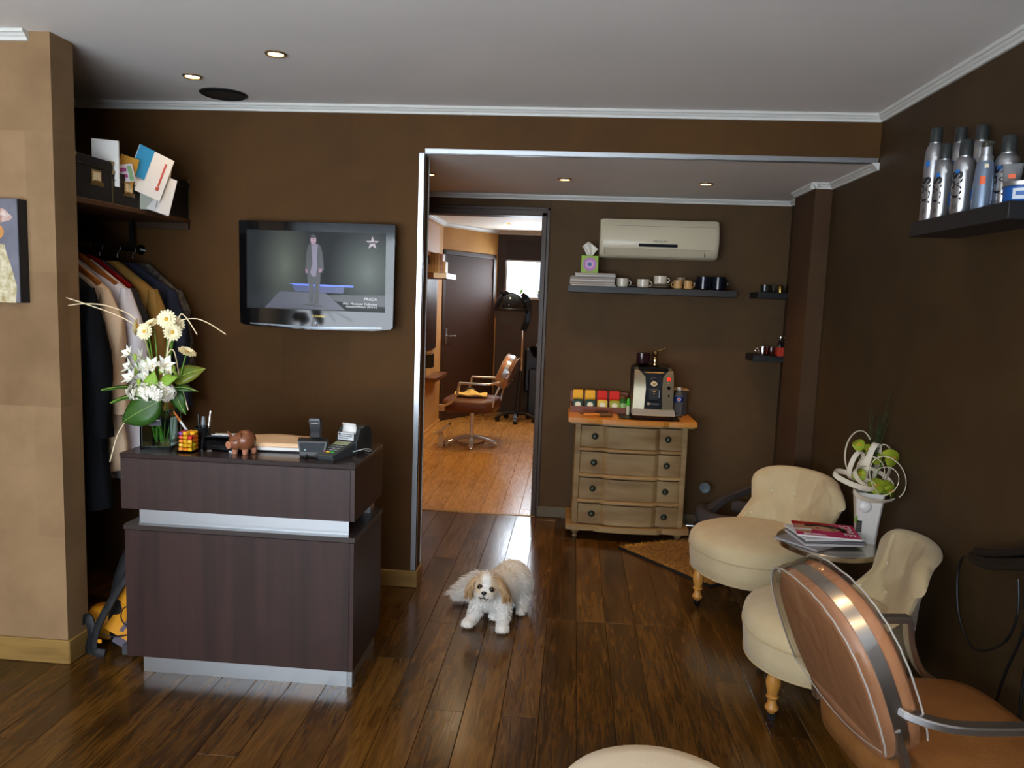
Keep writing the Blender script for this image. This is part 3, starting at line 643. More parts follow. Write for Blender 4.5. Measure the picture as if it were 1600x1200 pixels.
# ------------------------------------------------------------------ on the desk: vase with flowers
Z0 = DZ
VX, VY = -1.613, 2.885
vg = M('vase_glass', (225, 240, 236), .03, trans=1, ior=1.18)
t = thing('glass_vase', 'tall square clear glass vase with flowers at the left end of the desk', 'vase', (VX, VY, Z0), R(8))
s_, h_ = .058, .165
sq = lambda k, z: [(-k, -k, z), (k, -k, z), (k, k, z), (-k, k, z)]
B().loft([sq(s_, 0), sq(s_, h_), sq(s_ - .005, h_), sq(s_ - .005, .012)], caps=True).o('glass', vg, t, 0)
B().loft([sq(s_ - .006, .0125), sq(s_ - .006, .125)]).o('water', M('vase_water', (220, 235, 225), .0, trans=1, ior=1.1), t, 0)
B().box(-.024, -s_ - .001, .095, .024, -s_ - .0003, .135).o('sticker', M('dark_sticker', (36, 40, 44), .5), t, 0)
B().box(-.018, -s_ - .0014, .115, .018, -s_ - .001, .119).o('sticker_line', paper, t, 0)
pet = M('gerbera_petals', (244, 236, 196), .7); cen = M('gerbera_centre', (214, 166, 60), .8, bump=(300, .5)); stm = M('flower_stem', (92, 140, 42), .5)
def gerbera(lb, pos, nrm, r=.036, base=None):
    t = thing('gerbera', lb, 'flower', pos, group='cream gerberas in the glass vase')
    A = Vector(nrm).normalized().to_track_quat('Z', 'Y').to_matrix()
    b = B()
    for lay_, (n, k, up, off) in enumerate(((17, 1, .10, 0), (15, .82, .28, .2), (13, .56, .6, .1))):
        for i in range(n):
            a = 2 * pi * i / n + off; w = r * .17
            def q(rr, ww, zz): return A @ Vector((cos(a) * rr - sin(a) * ww, sin(a) * rr + cos(a) * ww, zz))
            L_ = r * k * (1 + .05 * sin(i * 3.3)); b.poly([q(.004, -w * .4, .001), q(L_ * .6, -w, L_ * up * .6), q(L_ * .95, -w * .6, L_ * up), q(L_, 0, L_ * up), q(L_ * .95, w * .6, L_ * up), q(L_ * .6, w, L_ * up * .6), q(.004, w * .4, .001)])
    b.o('petals', pet, t, 0)
    B().sph((0, 0, 0), (r * .32, r * .32, r * .16), 12, 6, A=A).o('flower_centre', cen, t)
    e = Vector(base or (VX + rnd.uniform(-.02, .02), VY + rnd.uniform(-.02, .02), Z0 + .02)) - Vector(pos)
    d = -A.col[2] * .05
    B().tube(bez((0, 0, 0), d, e * .45, e, 14), .0026, 6).o('stem', stm, t)
    return t
def fp(px, z, dy=0): return (px, VY + dy, z)
gerbera('cream gerbera highest on the right, facing the room', (-1.577, VY - .01, 1.395), (.1, -1, .25), .038)
gerbera('cream gerbera behind the highest right one, half hidden', (-1.562, VY + .03, 1.372), (.5, -.8, .2), .034)
gerbera('cream gerbera low on the right pair, tilted outward', (-1.552, VY - .015, 1.345), (.55, -.8, .1), .035)
gerbera('cream gerbera far left, seen from its side', (-1.692, VY - .02, 1.36), (-.95, -.35, .1), .036)
gerbera('cream gerbera in the left group, facing up behind', (-1.652, VY + .01, 1.372), (-.25, -.55, .8), .034)
gerbera('cream gerbera front of the left group, facing the room', (-1.655, VY - .03, 1.345), (-.1, -1, .15), .034)
gerbera('cream gerbera drooping far right on a curved stem', (-1.492, VY - .02, 1.27), (.45, -.2, .85), .036)
lilw = M('white_lily_petal', (232, 232, 220), .6); lilg = M('bud_green', (150, 176, 70), .6)
def lily(lb, pos, nrm, r=.034):
    t = thing('alstroemeria', lb, 'flower', pos, group='white alstroemeria in the glass vase')
    A = Vector(nrm).normalized().to_track_quat('Z', 'Y').to_matrix(); b = B()
    for i in range(6):
        a = 2 * pi * i / 6; w = r * (.34 if i % 2 else .22)
        def q(rr, ww, zz): return A @ Vector((cos(a) * rr - sin(a) * ww, sin(a) * rr + cos(a) * ww, zz))
        b.poly([q(.002, -w * .3, 0), q(r * .5, -w, r * .7), q(r, 0, r * .95), q(r * .5, w, r * .7), q(.002, w * .3, 0)])
    b.o('petals', lilw, t, 0)
    B().tube([A @ Vector((0, 0, 0)), A @ Vector((0, 0, r * .5)), A @ Vector((r * .3, 0, r * .9))], .0016, 5).o('stamen', M('stamen_gold', (200, 160, 60), .6), t)
    e = Vector((VX + rnd.uniform(-.02, .02), VY + rnd.uniform(-.02, .02), Z0 + .03)) - Vector(pos)
    B().tube(bez((0, 0, 0), A @ Vector((0, 0, -.03)), e * .5, e, 8), .0022, 5).o('stem', stm, t)
    B().sph(A @ Vector((r * .8, -.01, .0)), (.008, .008, .016), 8, 6).o('bud', lilg, t)
for i, (x, z, nx, lb) in enumerate(((-1.665, 1.235, -.5, 'upper left white alstroemeria above the hydrangea'), (-1.695, 1.20, -.8, 'outermost left white alstroemeria'), (-1.68, 1.16, -.4, 'white alstroemeria left, low over the hydrangea'), (-1.655, 1.20, -.1, 'white alstroemeria left of centre, facing the room'), (-1.618, 1.205, .1, 'white alstroemeria in the centre of the bouquet'), (-1.56, 1.215, .5, 'white alstroemeria right of centre'), (-1.565, 1.185, .2, 'white alstroemeria lowest on the right'), (-1.64, 1.165, -.2, 'white alstroemeria just above the hydrangea'), (-1.69, 1.255, -.4, 'topmost left white alstroemeria under the gerberas'))):
    lily(lb, (x, VY - .02 - .02 * (i % 3), z), (nx, -.8, .5), .038 if i < 6 else .032)
t = thing('hydrangea', 'big white hydrangea head over the rim of the glass vase', 'flower', (VX - .004, VY - .055, 1.112))
b = B(); r = random.Random(3)
for i in range(150):
    a, u = r.uniform(0, 2 * pi), r.uniform(-.8, 1); sq_ = sqrt(1 - u * u); nrm = Vector((cos(a) * sq_, sin(a) * sq_, u)); p = Vector((nrm.x * .092, nrm.y * .052, nrm.z * .040))
    A = (nrm + Vector((r.uniform(-.4, .4), r.uniform(-.4, .4), r.uniform(-.4, .4)))).to_track_quat('Z', 'Y').to_matrix(); rr = r.uniform(.011, .016); a0 = r.random()
    for k in range(4):
        a1 = a0 + k * pi / 2
        b.poly([p + A @ Vector(q) for q in ((0, 0, 0), (cos(a1 - .6) * rr * .8, sin(a1 - .6) * rr * .8, .003), (cos(a1) * rr, sin(a1) * rr, .002), (cos(a1 + .6) * rr * .8, sin(a1 + .6) * rr * .8, .003))])
b.o('florets', M('hydrangea_petals', (240, 236, 224), .7), t, 0)
B().sph((0, 0, 0), (.08, .044, .03), 14, 8).o('flower_core', M('hydrangea_core', (190, 196, 160), .8), t)
B().tube([(0, 0, -.02), (.01, .02, -.1), (.02, .05, -.2)], .003, 6).o('stem', stm, t)
def leaf(lb, p0, p1, w, droop, nrm=(0, -1, .5), n=10, m=None, name='leaf', cat='leaf', grp='large green leaves in the glass vase', hi=.35):
    p0, p1 = Vector(p0), Vector(p1); t = thing(name, lb, cat, p0, group=grp); d = p1 - p0; sd = d.cross(Vector(nrm)).normalized(); nn = sd.cross(d).normalized(); rows = []
    for i in range(n + 1):
        q = i / n; ww = w * (sin(pi * q ** .75) ** .8 if 0 < q < 1 else .02) * .5; c = d * q + Vector((0, 0, -droop * q * q)) + nn * .012 * sin(pi * q)
        rows.append([c - sd * ww + nn * -.004 * sin(9 * q), c - sd * ww * .5 + nn * hi * ww * .4, c, c + sd * ww * .5 + nn * hi * ww * .4, c + sd * ww + nn * .004 * sin(8 * q)])
    b = B(); b.loft(rows, closed=False, caps=False); o = b.o('blade', m or green_leaf, t, 60)
    md = o.modifiers.new('thick', 'SOLIDIFY'); md.thickness = .0012
    B().tube([r_[2] + nn * .001 for r_ in rows], .0012, 5).o('midrib', M('leaf_rib', (150, 170, 80), .5), t)
    return t
leaf('broad dark leaf hanging over the front of the vase', (VX + .045, VY - .075, 1.085), (VX - .105, VY - .085, .995), .125, .0, (0, -1, .15))
leaf('long green leaf pointing left from the vase', (VX - .03, VY - .01, 1.11), (-1.845, VY - .02, 1.125), .05, .02, (0, -.4, 1))
leaf('short green leaf under the left one', (VX - .03, VY - .03, 1.09), (-1.79, VY - .05, 1.08), .05, .02, (0, -.6, 1))
leaf('broad leaf with a yellowing tip on the right of the bouquet', (VX + .05, VY, 1.15), (-1.435, VY + .02, 1.215), .075, .01, (0, -1, .5), m=M('yellowing_leaf', (56, 96, 28), .45, noise=(9, (150, 130, 30), .6)))
leaf('narrow green leaf low on the right of the bouquet', (VX + .04, VY - .02, 1.12), (-1.45, VY - .01, 1.13), .04, .015, (0, -.6, 1))
leaf('green leaf hanging down behind the vase, right side', (VX + .05, VY + .0, 1.13), (-1.515, VY + .01, 1.04), .06, .02, (0, -1, .2))
leaf('light green leaf between the white flowers on the right', (VX + .02, VY - .05, 1.14), (-1.51, VY - .05, 1.175), .05, .0, (0, -1, .6), m=M('light_leaf', (128, 166, 52), .5))
leaf('light green leaf in the centre of the bouquet', (VX - .01, VY - .05, 1.10), (VX + .02, VY - .07, 1.2), .06, .0, (0, -1, .2), m=M('light_leaf', (128, 166, 52), .5))
rat = M('pale_rattan', (226, 208, 170), .6)
def stick(lb, pts):
    o = B().tube(crom(pts, 8), .0022, 6).o('rattan_stick', rat); tag(o, lb, 'stick', 'pale curled rattan sticks in the bouquet')
stick('long pale rattan stick reaching left across the painting', [(VX, VY, 1.0), (-1.66, VY, 1.28), (-1.72, VY - .01, 1.375), (-1.92, VY - .03, 1.45), (-2.19, VY - .09, 1.525)])
stick('pale rattan stick arching left in front of the coats', [(VX, VY, 1.0), (-1.65, VY - .01, 1.25), (-1.70, VY - .01, 1.385), (-1.80, VY - .02, 1.435), (-1.90, VY - .02, 1.443), (-1.975, VY - .03, 1.432)])
stick('pale rattan stick arching right in a long curve', [(VX, VY, 1.0), (-1.585, VY, 1.25), (-1.545, VY + .01, 1.375), (-1.48, VY + .01, 1.40), (-1.42, VY + .01, 1.385), (-1.345, VY, 1.345)])
stick('short pale rattan stick bent down on the right', [(VX, VY, 1.0), (-1.58, VY, 1.28), (-1.535, VY, 1.40), (-1.51, VY, 1.41), (-1.455, VY - .01, 1.34)])
stick('pale rattan stick hanging down left of the vase', [(VX, VY, 1.05), (-1.68, VY - .06, 1.03), (-1.73, VY - .09, .96), (-1.765, VY - .1, .84)])
stick('thin pale rattan stick dropping behind the vase on the right', [(VX, VY, 1.05), (-1.585, VY, 1.24), (-1.555, VY, 1.27), (-1.53, VY, 1.15), (-1.50, VY, 1.04)])

# ------------------------------------------------------------------ on the desk: small things
t = thing('candy_jar', 'small square glass jar full of wrapped sweets', 'jar', (-1.475, 2.835, Z0))
sq = lambda k, z: [(-k, -k, z), (k, -k, z), (k, k, z), (-k, k, z)]
B().loft([sq(.033, 0), sq(.035, .072), sq(.0325, .072), sq(.031, .006)]).o('glass', M('jar_glass', (245, 248, 246), .03, trans=1, ior=1.1), t, 0)
cc = [(236, 176, 30), (240, 130, 20), (226, 60, 40), (220, 200, 40), (130, 70, 150), (230, 220, 120), (235, 150, 60)]
cnm = 'yellow orange red lime violet pale amber'.split()
cms = [M('sweet_wrapper_%s' % n, c, .35) for n, c in zip(cnm, cc)]
r = random.Random(11); k = 0
for lz in range(5):
    for ix in range(3):
        for iy in range(3):
            if lz == 4 and (ix == 2 and iy == 0): continue
            c = (-1.475 + (ix - 1) * .0185 + r.uniform(-.001, .001), 2.835 + (iy - 1) * .0185 + r.uniform(-.001, .001), Z0 + .0075 + lz * .0152 + .005)
            if iy > 0 and ix == 1 and lz < 4: continue
            ci = r.choice((0, 0, 0, 1, 1, 3, 6)) if lz < 3 else r.choice((1, 2, 4, 0, 2, 6))
            o = B(Matrix.Rotation(r.uniform(-.45, .45), 4, 'Z') @ Matrix.Rotation(r.uniform(-.3, .3), 4, 'X')).box(-.0085, -.0085, -.0065, .0085, .0085, .0065, .003).o('sweet', cms[ci], None, 40, loc=c)
            tag(o, '%s wrapped sweet in the small square glass jar on the desk' % cnm[ci], 'sweet', '%s wrapped sweets in the glass jar' % cnm[ci])
t = thing('pen_cup', 'dark pen cup behind the jar of sweets', 'cup', (-1.455, 2.91, Z0))
B().lathe([(.026, 0), (.03, .085), (.027, .085), (.024, .006)], 20).o('cup', M('smoked_glass', (40, 44, 46), .1, trans=.5), t)
def pen(lb, base, tip, rr, m, m2=None):
    t = thing('pen', lb, 'pen', base, group='pens and brushes in the pen cup'); d = Vector(tip) - Vector(base)
    B().cyl((0, 0, 0), d * .72, rr).o('barrel', m, t); B().cyl(d * .72, d, rr * 1.15, rr * .8).o('cap', m2 or m, t)
pen('orange tipped white pen leaning out of the pen cup', (-1.47, 2.90, Z0 + .01), (-1.553, 2.87, Z0 + .15), .0045, M('pen_white', (220, 220, 215), .3), M('pen_orange', (190, 100, 20), .4))
pen('black pen standing upright in the pen cup', (-1.462, 2.91, Z0 + .01), (-1.475, 2.915, Z0 + .135), .004, black_soft)
pen('fat dark marker standing in the pen cup', (-1.45, 2.905, Z0 + .01), (-1.448, 2.905, Z0 + .128), .008, M('marker_grey', (60, 66, 70), .4), M('marker_cap', (110, 116, 120), .4))
pen('silver pen standing highest in the pen cup', (-1.44, 2.915, Z0 + .01), (-1.425, 2.92, Z0 + .15), .0055, chrome)
t = thing('letter_tray', 'black desk tray with pens lying across it, behind the piggy bank', 'tray', (-1.43, 2.865, Z0))
B().box(0, 0, 0, .15, .10, .006).box(0, 0, 0, .004, .10, .045).box(.146, 0, 0, .15, .10, .045).box(0, 0, 0, .15, .004, .042).box(0, .096, 0, .15, .10, .05).o('tray', black_gloss, t, 0)
for x in (.015, .105): B().box(x, -.002, .0, x + .02, 0, .004).o('foot', chrome, t, 0)
for i, (y, m, lb) in enumerate(((.03, black_soft, 'black pen lying across the desk tray, nearest the front'), (.055, chrome, 'silver pen lying across the desk tray'), (.075, M('pen_cream', (200, 190, 160), .4), 'cream pen lying across the back of the desk tray'))):
    o = B().cyl((-1.428 + i * .006, 2.865 + y, Z0 + .052), (-1.275, 2.865 + y + .012, Z0 + .054), .0045).o('pen', m); tag(o, lb, 'pen', 'pens lying on the desk tray')

# piggy bank
pigm = M('chocolate_pig_glaze', (126, 78, 52), .25, noise=(12, (112, 64, 40), .5)); pigl = M('pig_snout_glaze', (178, 120, 92), .3)
t = thing('piggy_bank', 'brown glazed piggy bank near the middle of the desk', 'piggy bank', (-1.262, 2.845, Z0), R(-18))
B().sph((.008, .006, .053), (.042, .042, .041), 24, 16).o('body', pigm, t)
B().sph((-.010, -.026, .047), (.031, .024, .029), 18, 12).o('head', pigm, t)
B().cyl((-.014, -.042, .042), (-.016, -.060, .0415), .0135, .014, 18).o('snout', pigl, t)
for sx in (-.004, .004): B().sph((-.016 + sx, -.0603, .042), .002, 8, 6).o('nostril', M('pig_dark', (50, 26, 16), .4), t)
for sx in (-.026, .002): B().sph((sx, -.0475, .058), .003, 8, 6).o('eye', black_gloss, t)
for sx, rot in ((-.032, -.5), (.014, .5)): B().loft([[(sx - .008, -.028, .066), (sx + .008, -.028, .066), (sx + .008, -.022, .068), (sx - .008, -.022, .068)], [(sx - .004 + rot * .01, -.038, .088), (sx + .004 + rot * .01, -.038, .088), (sx + .004 + rot * .01, -.034, .089), (sx - .004 + rot * .01, -.034, .089)]]).o('ear', pigm, t)
for x, y in ((-.02, -.018), (.024, -.012), (-.012, .034), (.026, .034)): B().lathe([(.0085, 0), (.0105, .004), (.012, .022)], 12, (x, y, 0)).o('leg', pigl, t)
B().box(.005, -.004, .0915, .011, .018, .0945, .001).o('coin_slot', M('pig_dark', (50, 26, 16), .4), t, 0)
B().tube([(.03 * cos(a) * .2 + .012, .049 + .004 * sin(a), .06 + .005 * sin(a * 1.0)) for a in [k * .7 for k in range(10)]], .0018, 6).o('tail', pigm, t)

def paper_stack(lb, loc, rz, w, d, n, th, m, curl=.012):
    t = thing('paper_sheet', lb, 'paper', loc, rz, group='loose papers on the desk')
    for k in range(n):
        b = B(); ox, oy = rnd.uniform(-.006, .006), rnd.uniform(-.006, .006)
        def f(u, v): return (ox + u * w - w / 2, oy + v * d - d / 2, k * th + .0006 + curl * (u ** 4) * .25 + .0035 * sin(u * 7 + k) * v * (k > n - 3) )
        b.grid(f, 12, 6); o = b.o('sheet', m, t, 60); md = o.modifiers.new('t', 'SOLIDIFY'); md.thickness = th * .9; md.offset = 1
t = thing('ring_binder', 'dark clipboard binder lying under the cream papers', 'binder', (-1.175, 2.99, Z0), R(4))
B().box(-.155, -.085, 0, .165, .12, .006, .002).o('cover', M('binder_dark', (26, 26, 30), .4), t, 0)
B().box(-.15, -.088, .0065, .155, .115, .018).o('pages', paper, t, 0)
paper_stack('cream paper sheets heaped on the binder behind the piggy bank', (-1.18, 2.995, Z0 + .0185), R(3), .30, .20, 6, .0022, M('cream_sheet', (228, 196, 160), .8))
o = B(Matrix.Rotation(R(-28), 4, 'Z')).box(-.05, -.04, 0, .05, .04, .004).o('envelope', M('kraft_paper', (176, 132, 40), .7), None, 0, loc=(-1.02, 2.96, Z0)); tag(o, 'small brown envelope lying behind the black telephone', 'envelope')

# telephone base with handset
t = thing('telephone', 'black cordless telephone with its handset upright, beside the card terminal', 'telephone', (-.985, 2.875, Z0), R(6))
B().box(-.05, -.045, 0, .055, .05, .012, .005).o('foot', black_soft, t)
B().loft([[(-.046, -.042, .010), (.046, -.042, .010), (.05, .02, .010), (-.05, .02, .010)], [(-.06, -.028, .062), (.055, -.028, .062), (.055, -.004, .072), (-.06, -.004, .072)]]).o('body', M('phone_black', (18, 22, 25), .35), t, 30)
B().loft([[(-.045, -.0395, .022), (.04, -.0395, .022), (.04, -.0385, .022), (-.045, -.0385, .022)], [(-.052, -.0305, .056), (.046, -.0305, .056), (.046, -.029, .056), (-.052, -.029, .056)]]).o('display_panel', black_gloss, t, 0)
B().box(-.03, -.0415, .028, -.024, -.040, .034).o('logo_mark', M('phone_mark', (150, 170, 175), .4), t, 0)
for sx in (-.02, .02): B().cyl((sx, -.045, .012), (sx, -.06, .003), .004).o('foot_peg', black_soft, t)
B().loft([[(.0 + x * 1.0, .012 + y, z) for x, y in ((-.018, -.010), (.018, -.010), (.022, .012), (-.022, .012))] for z in (.055, .10)] + [[(.0 + x, .006 + y, .137) for x, y in ((-.022, -.014), (.022, -.014), (.024, .014), (-.024, .014))], [(.0 + x, .004 + y, .147) for x, y in ((-.018, -.010), (.018, -.010), (.02, .012), (-.02, .012))]]).o('handset', M('phone_handset', (24, 28, 31), .35), t, 40)
B().box(-.015, -.006, .128, .015, -.0035, .14).o('earpiece', chrome, t, 0)

# card terminal with paper roll
t = thing('card_terminal', 'dark grey card payment terminal with a printed receipt, right end of the desk', 'card terminal', (-.885, 2.96, Z0), R(-16))
tm = M('terminal_grey', (58, 64, 66), .45)
B().loft([[(-.042, -.15, 0), (.042, -.15, 0), (.045, .0, 0), (-.045, .0, 0)], [(-.04, -.155, .016), (.04, -.155, .016), (.043, .0, .042), (-.043, .0, .042)], [(-.034, -.148, .020), (.034, -.148, .020), (.038, -.004, .047), (-.038, -.004, .047)]]).o('keypad_body', tm, t, 30)
B().loft([[(-.05, 0, 0), (.05, 0, 0), (.05, .11, 0), (-.05, .11, 0)], [(-.05, .0, .045), (.05, .0, .045), (.05, .11, .07), (-.05, .11, .07)], [(-.048, .03, .098), (.048, .03, .098), (.048, .10, .098), (-.048, .10, .098)]]).o('printer_body', M('terminal_dark', (40, 45, 48), .4), t, 30)
km = M('terminal_key', (120, 126, 124), .5); kc = [M('key_red', (200, 40, 30), .5), M('key_yellow', (220, 190, 40), .5), M('key_green', (40, 160, 60), .5)]
for i in range(4):
    for j in range(3):
        y = -.128 + i * .02; z = .0205 + (y + .148) * .1875
        B().box(-.028 + j * .02, y, z, -.013 + j * .02, y + .011, z + .004, .001).o('key', kc[j] if i == 0 else km, t, 0)
B().loft([[(-.032, -.048, .0405), (.032, -.048, .0405), (.032, -.012, .0465), (-.032, -.012, .0465)], [(-.032, -.048, .042), (.032, -.048, .042), (.032, -.012, .048), (-.032, -.012, .048)]]).o('display', M('lcd_green', (150, 160, 120), .3), t, 0)
b = B(); b.grid(lambda u, v: (-.031 + .062 * u, .006 + .018 * sin(v * 2.6) , .055 + .075 * v - .012 * v ** 4), 2, 10); o = b.o('receipt', paper, t, 60); md = o.modifiers.new('t', 'SOLIDIFY'); md.thickness = .0004
B().box(-.036, -.004, .052, .036, -.001, .082).o('label', M('terminal_label', (205, 208, 210), .5), t, 0)
for k, (x0, x1) in enumerate(((-.02, .032), (-.03, .03), (-.03, .012))): B().box(x0, -.0046, .074 - k * .008, x1, -.004, .077 - k * .008).o('print_line', M('print_dark', (70, 74, 80), .6), t, 0)
B().box(-.033, -.0046, .071, -.023, -.004, .08).o('print_square', M('print_dark', (70, 74, 80), .6), t, 0)
B().cyl((-.05, .065, .075), (.05, .065, .075), .03, n=20).o('paper_roll_cover', M('terminal_dark', (40, 45, 48), .4), t)
B().tube(crom([(.045, -.02, .012), (.07, -.015, .02), (.088, .0, .025), (.095, .03, .018), (.08, .05, .006), (.05, .06, .004)], 6), .0025, 6).o('cable', M('grey_cable', (150, 150, 148), .5), t)

# ------------------------------------------------------------------ tea corner wall: air conditioner, shelf and what stands on it
ivory = M('ivory_plastic', (206, 196, 170), .3); ivory2 = M('ivory_seam', (120, 112, 94), .5)
t = thing('air_conditioner', 'ivory wall air conditioner above the black tea shelf', 'air conditioner', (.145, YI, 1.81))
W = .765
pf = [(0, 0), (-.10, .0), (-.145, .018), (-.172, .06), (-.176, .11), (-.168, .17), (-.15, .215), (-.12, .25), (0, .255)]
def acr(x, k): return [(x, y * k, .1275 + (z - .1275) * (1 - (1 - k) * .4)) for y, z in pf]
B().loft([acr(0, .9), acr(.012, .97), acr(.025, 1), acr(W - .025, 1), acr(W - .012, .97), acr(W, .9)]).o('body', ivory, t, 40)
B().loft([[(.03, y - .0015, z) for y, z in ((-.145, .018), (-.168, .056))] , [(W - .09, y - .0015, z) for y, z in ((-.145, .018), (-.168, .056))]], closed=False, caps=False).o('louvre', M('ivory_flap', (196, 186, 160), .35), t, 0)
for z, y in ((.058, -.1735), (.205, -.156)): B().box(.02, y, z, W - .02, y + .006, z + .0018).o('seam', ivory2, t, 0)
for x in (.032, W - .09): B().box(x, -.17, .02, x + .0015, -.14, .057).o('seam', ivory2, t, 0)
B().box(.25, -.1785, .072, .50, -.17, .092, .002).o('display_window', M('ac_window', (30, 36, 44), .06), t, 0)
for x0, x1 in ((.345, .375), (.38, .40), (.405, .43)): B().box(x0, -.1772, .106, x1, -.17, .113).o('logo_mark', M('ac_letter', (150, 144, 130), .5), t, 0)

t = thing('wall_shelf', 'long black floating shelf under the air conditioner', 'shelf', (-.05, YI, 1.575))
B().box(0, -.25, 0, 1.075, 0, .042, .002).o('board', shelf_black, t, 0)
SZ = 1.6175
magc = [(176, 170, 160), (150, 130, 116), (90, 84, 80), (190, 186, 178), (130, 112, 100), (70, 66, 66), (200, 196, 188), (160, 140, 120)]
for k in range(8):
    c = magc[k]; o = B(Matrix.Rotation(R(rnd.uniform(-3, 3)), 4, 'Z')).box(-.145 + (k > 5) * .03, -.10, 0, .145, .10, .0085 + (k % 3) * .001, .001).o('magazine', M('magazine_pages_%s' % 'ash tan slate bone clay coal milk sand'.split()[k], c, .5, noise=(60, (225, 220, 212), .5), stretch=(.05, .05, 6)), None, 0, loc=(.11, YI - .13, SZ + k * .0105))
    tag(o, 'magazine lying in the stack under the tissue box, %s' % ['at the very bottom', 'second from the bottom', 'third from the bottom', 'fourth from the bottom', 'fourth from the top', 'third from the top', 'second from the top', 'topmost'][k], 'magazine', 'magazines stacked on the tea shelf')
t = thing('tissue_box', 'lime green cube tissue box with a flower print on the magazines', 'tissue box', (.085, YI - .13, SZ + 8 * .0105))
B().box(-.056, -.056, 0, .056, .056, .112, .002).o('box', M('lime_card', (150, 186, 70), .5), t, 0)
for rr, c, y in ((.044, (190, 130, 190), -.0566), (.028, (214, 170, 210), -.0571), (.013, (70, 120, 170), -.0576)):
    pl = [(.0 + cos(a) * rr * (1 + .08 * sin(12 * a)), y, .056 + sin(a) * rr * (1 + .08 * sin(12 * a))) for a in [2 * pi * k / 40 for k in range(40)]]
    B().prism(pl, (0, .0008, 0)).o('flower_print', M('tissue_print_%d' % int(rr * 1000), c, .6), t, 0)
b = B(); b.grid(lambda u, v: ((u - .5) * (.02 + .09 * v ** .7), .012 * sin(u * 9 + v * 3), .108 + .10 * v - .045 * v * abs(u - .4) * 2 * v), 12, 8); o = b.o('tissue', M('tissue', (230, 226, 214), .9, trans=.0), t, 60)
md = o.modifiers.new('t', 'SOLIDIFY'); md.thickness = .001
cupw = M('white_porcelain', (208, 198, 180), .2); sauc = M('grey_porcelain', (96, 92, 80), .3); coffee_b = M('cup_beige', (176, 142, 92), .35)
def mug(lb, x, y, z, r, h, m, ang=0, handle=True, grp='cups on the tea shelf', cat='cup', taper=1.0):
    t = thing('cup', lb, cat, (x, y, z), ang, group=grp)
    B().lathe([(r * .8 * taper, 0), (r * .96 * taper, .006), (r, h * .5), (r, h), (r * .92, h), (r * .9, h * .5), (r * .75, .008)], 24).o('cup_body', m, t)
    if handle: B().tube([(r * .95 + .02 * sin(q) * 1.0, 0, h * .5 + h * .28 * cos(q)) for q in [pi * k / 8 for k in range(9)]], .0035, 6).o('handle', m, t)
    return t
def saucer(lb, x, y, z, r, m=sauc):
    o = B().lathe([(r * .5, 0), (r * .6, .003), (r, .012), (r * .98, .014), (r * .6, .006), (.001, .005)], 28).o('saucer', m, None, loc=(x, y, z)); tag(o, lb, 'saucer', 'saucers on the tea shelf'); return o
ys = YI - .14
mug('white espresso cup nearest the magazines', .305, ys, SZ, .04, .058, cupw, R(10))
saucer('dark saucer between the two low white cups', .375, ys + .03, SZ, .045)
mug('white espresso cup in the middle of the tea shelf', .44, ys, SZ, .04, .056, cupw, R(5))
for k in range(2): saucer(['lower grey saucer under the raised white cup', 'upper grey saucer under the raised white cup'][k], .555, ys, SZ + k * .0145, .062, M('pale_saucer', (150, 142, 122), .3))
mug('white cup raised on two saucers', .55, ys, SZ + .029, .042, .052, cupw, R(0))
mug('beige tumbler cup on the left of the trio', .66, ys - .04, SZ, .027, .055, coffee_b, R(150), True, taper=1.15)
mug('beige tumbler cup on the right of the trio', .725, ys - .04, SZ, .027, .055, coffee_b, R(20), True, taper=1.15)
mug('beige cup standing behind the beige trio on a dark tin', .69, ys + .05, SZ + .027, .03, .05, M('cup_sand', (150, 132, 100), .35), R(60))
o = B().lathe([(.036, 0), (.036, .026), (.034, .027), (.001, .027)], 20).o('tin', M('dark_tin', (46, 42, 38), .4, .5), None, loc=(.69, ys + .05, SZ)); tag(o, 'flat dark tin under the rear beige cup', 'tin')
navy = M('navy_glazed', (16, 20, 34), .15)
for i, (x, lb) in enumerate(((.83, 'dark navy mug left of the pair on the tea shelf'), (.925, 'dark navy mug at the right end of the tea shelf'))): mug(lb, x, ys, SZ, .046, .085, navy, R(-160 if i == 0 else 10))

# two small corner shelves by the column
for z, y0, lb in ((1.575, 5.0, 'upper black corner shelf beside the column'), (1.17, 5.0, 'lower black corner shelf beside the column')):
    t = thing('corner_shelf', lb, 'shelf', (1.16, YI, z), group='corner shelves beside the column')
    B().box(0, -.22, 0, .235, 0, .04, .002).o('board', M('corner_shelf_wood', (20, 20, 22), .45), t, 0)
gl2 = M('tumbler_glass', (235, 240, 240), .03, trans=1, ior=1.15)
def tumbler(lb, x, y, z, r, h, m): 
    t = thing('glass_tumbler', lb, 'glass', (x, y, z), group='glasses on the corner shelves')
    B().lathe([(r * .85, 0), (r, h), (r * .93, h), (r * .78, .006)], 20).o('glass', m, t)
tumbler('dark glass tumbler at the left end of the upper corner shelf', 1.225, 5.14, 1.6155, .03, .05, M('smoked_tumbler', (60, 66, 66), .05, .0, trans=.6))
tumbler('clear glass tumbler on the upper corner shelf next to the dark one', 1.285, 5.16, 1.6155, .034, .052, gl2)
tumbler('clear glass tumbler closest to the column on the upper corner shelf', 1.352, 5.15, 1.6155, .03, .048, gl2)
o = B().lathe([(.014, 0), (.016, .03), (.01, .045), (.013, .05), (.001, .052)], 16).o('brass_bell', M('gold_metal', (220, 180, 90), .2, 1), None, loc=(1.31, 5.09, 1.6155)); tag(o, 'little gold ornament in front on the upper corner shelf', 'ornament')
mug('shiny metal cup on the lower corner shelf', 1.235, 5.12, 1.2105, .03, .055, chrome, R(170), grp='things on the lower corner shelf')
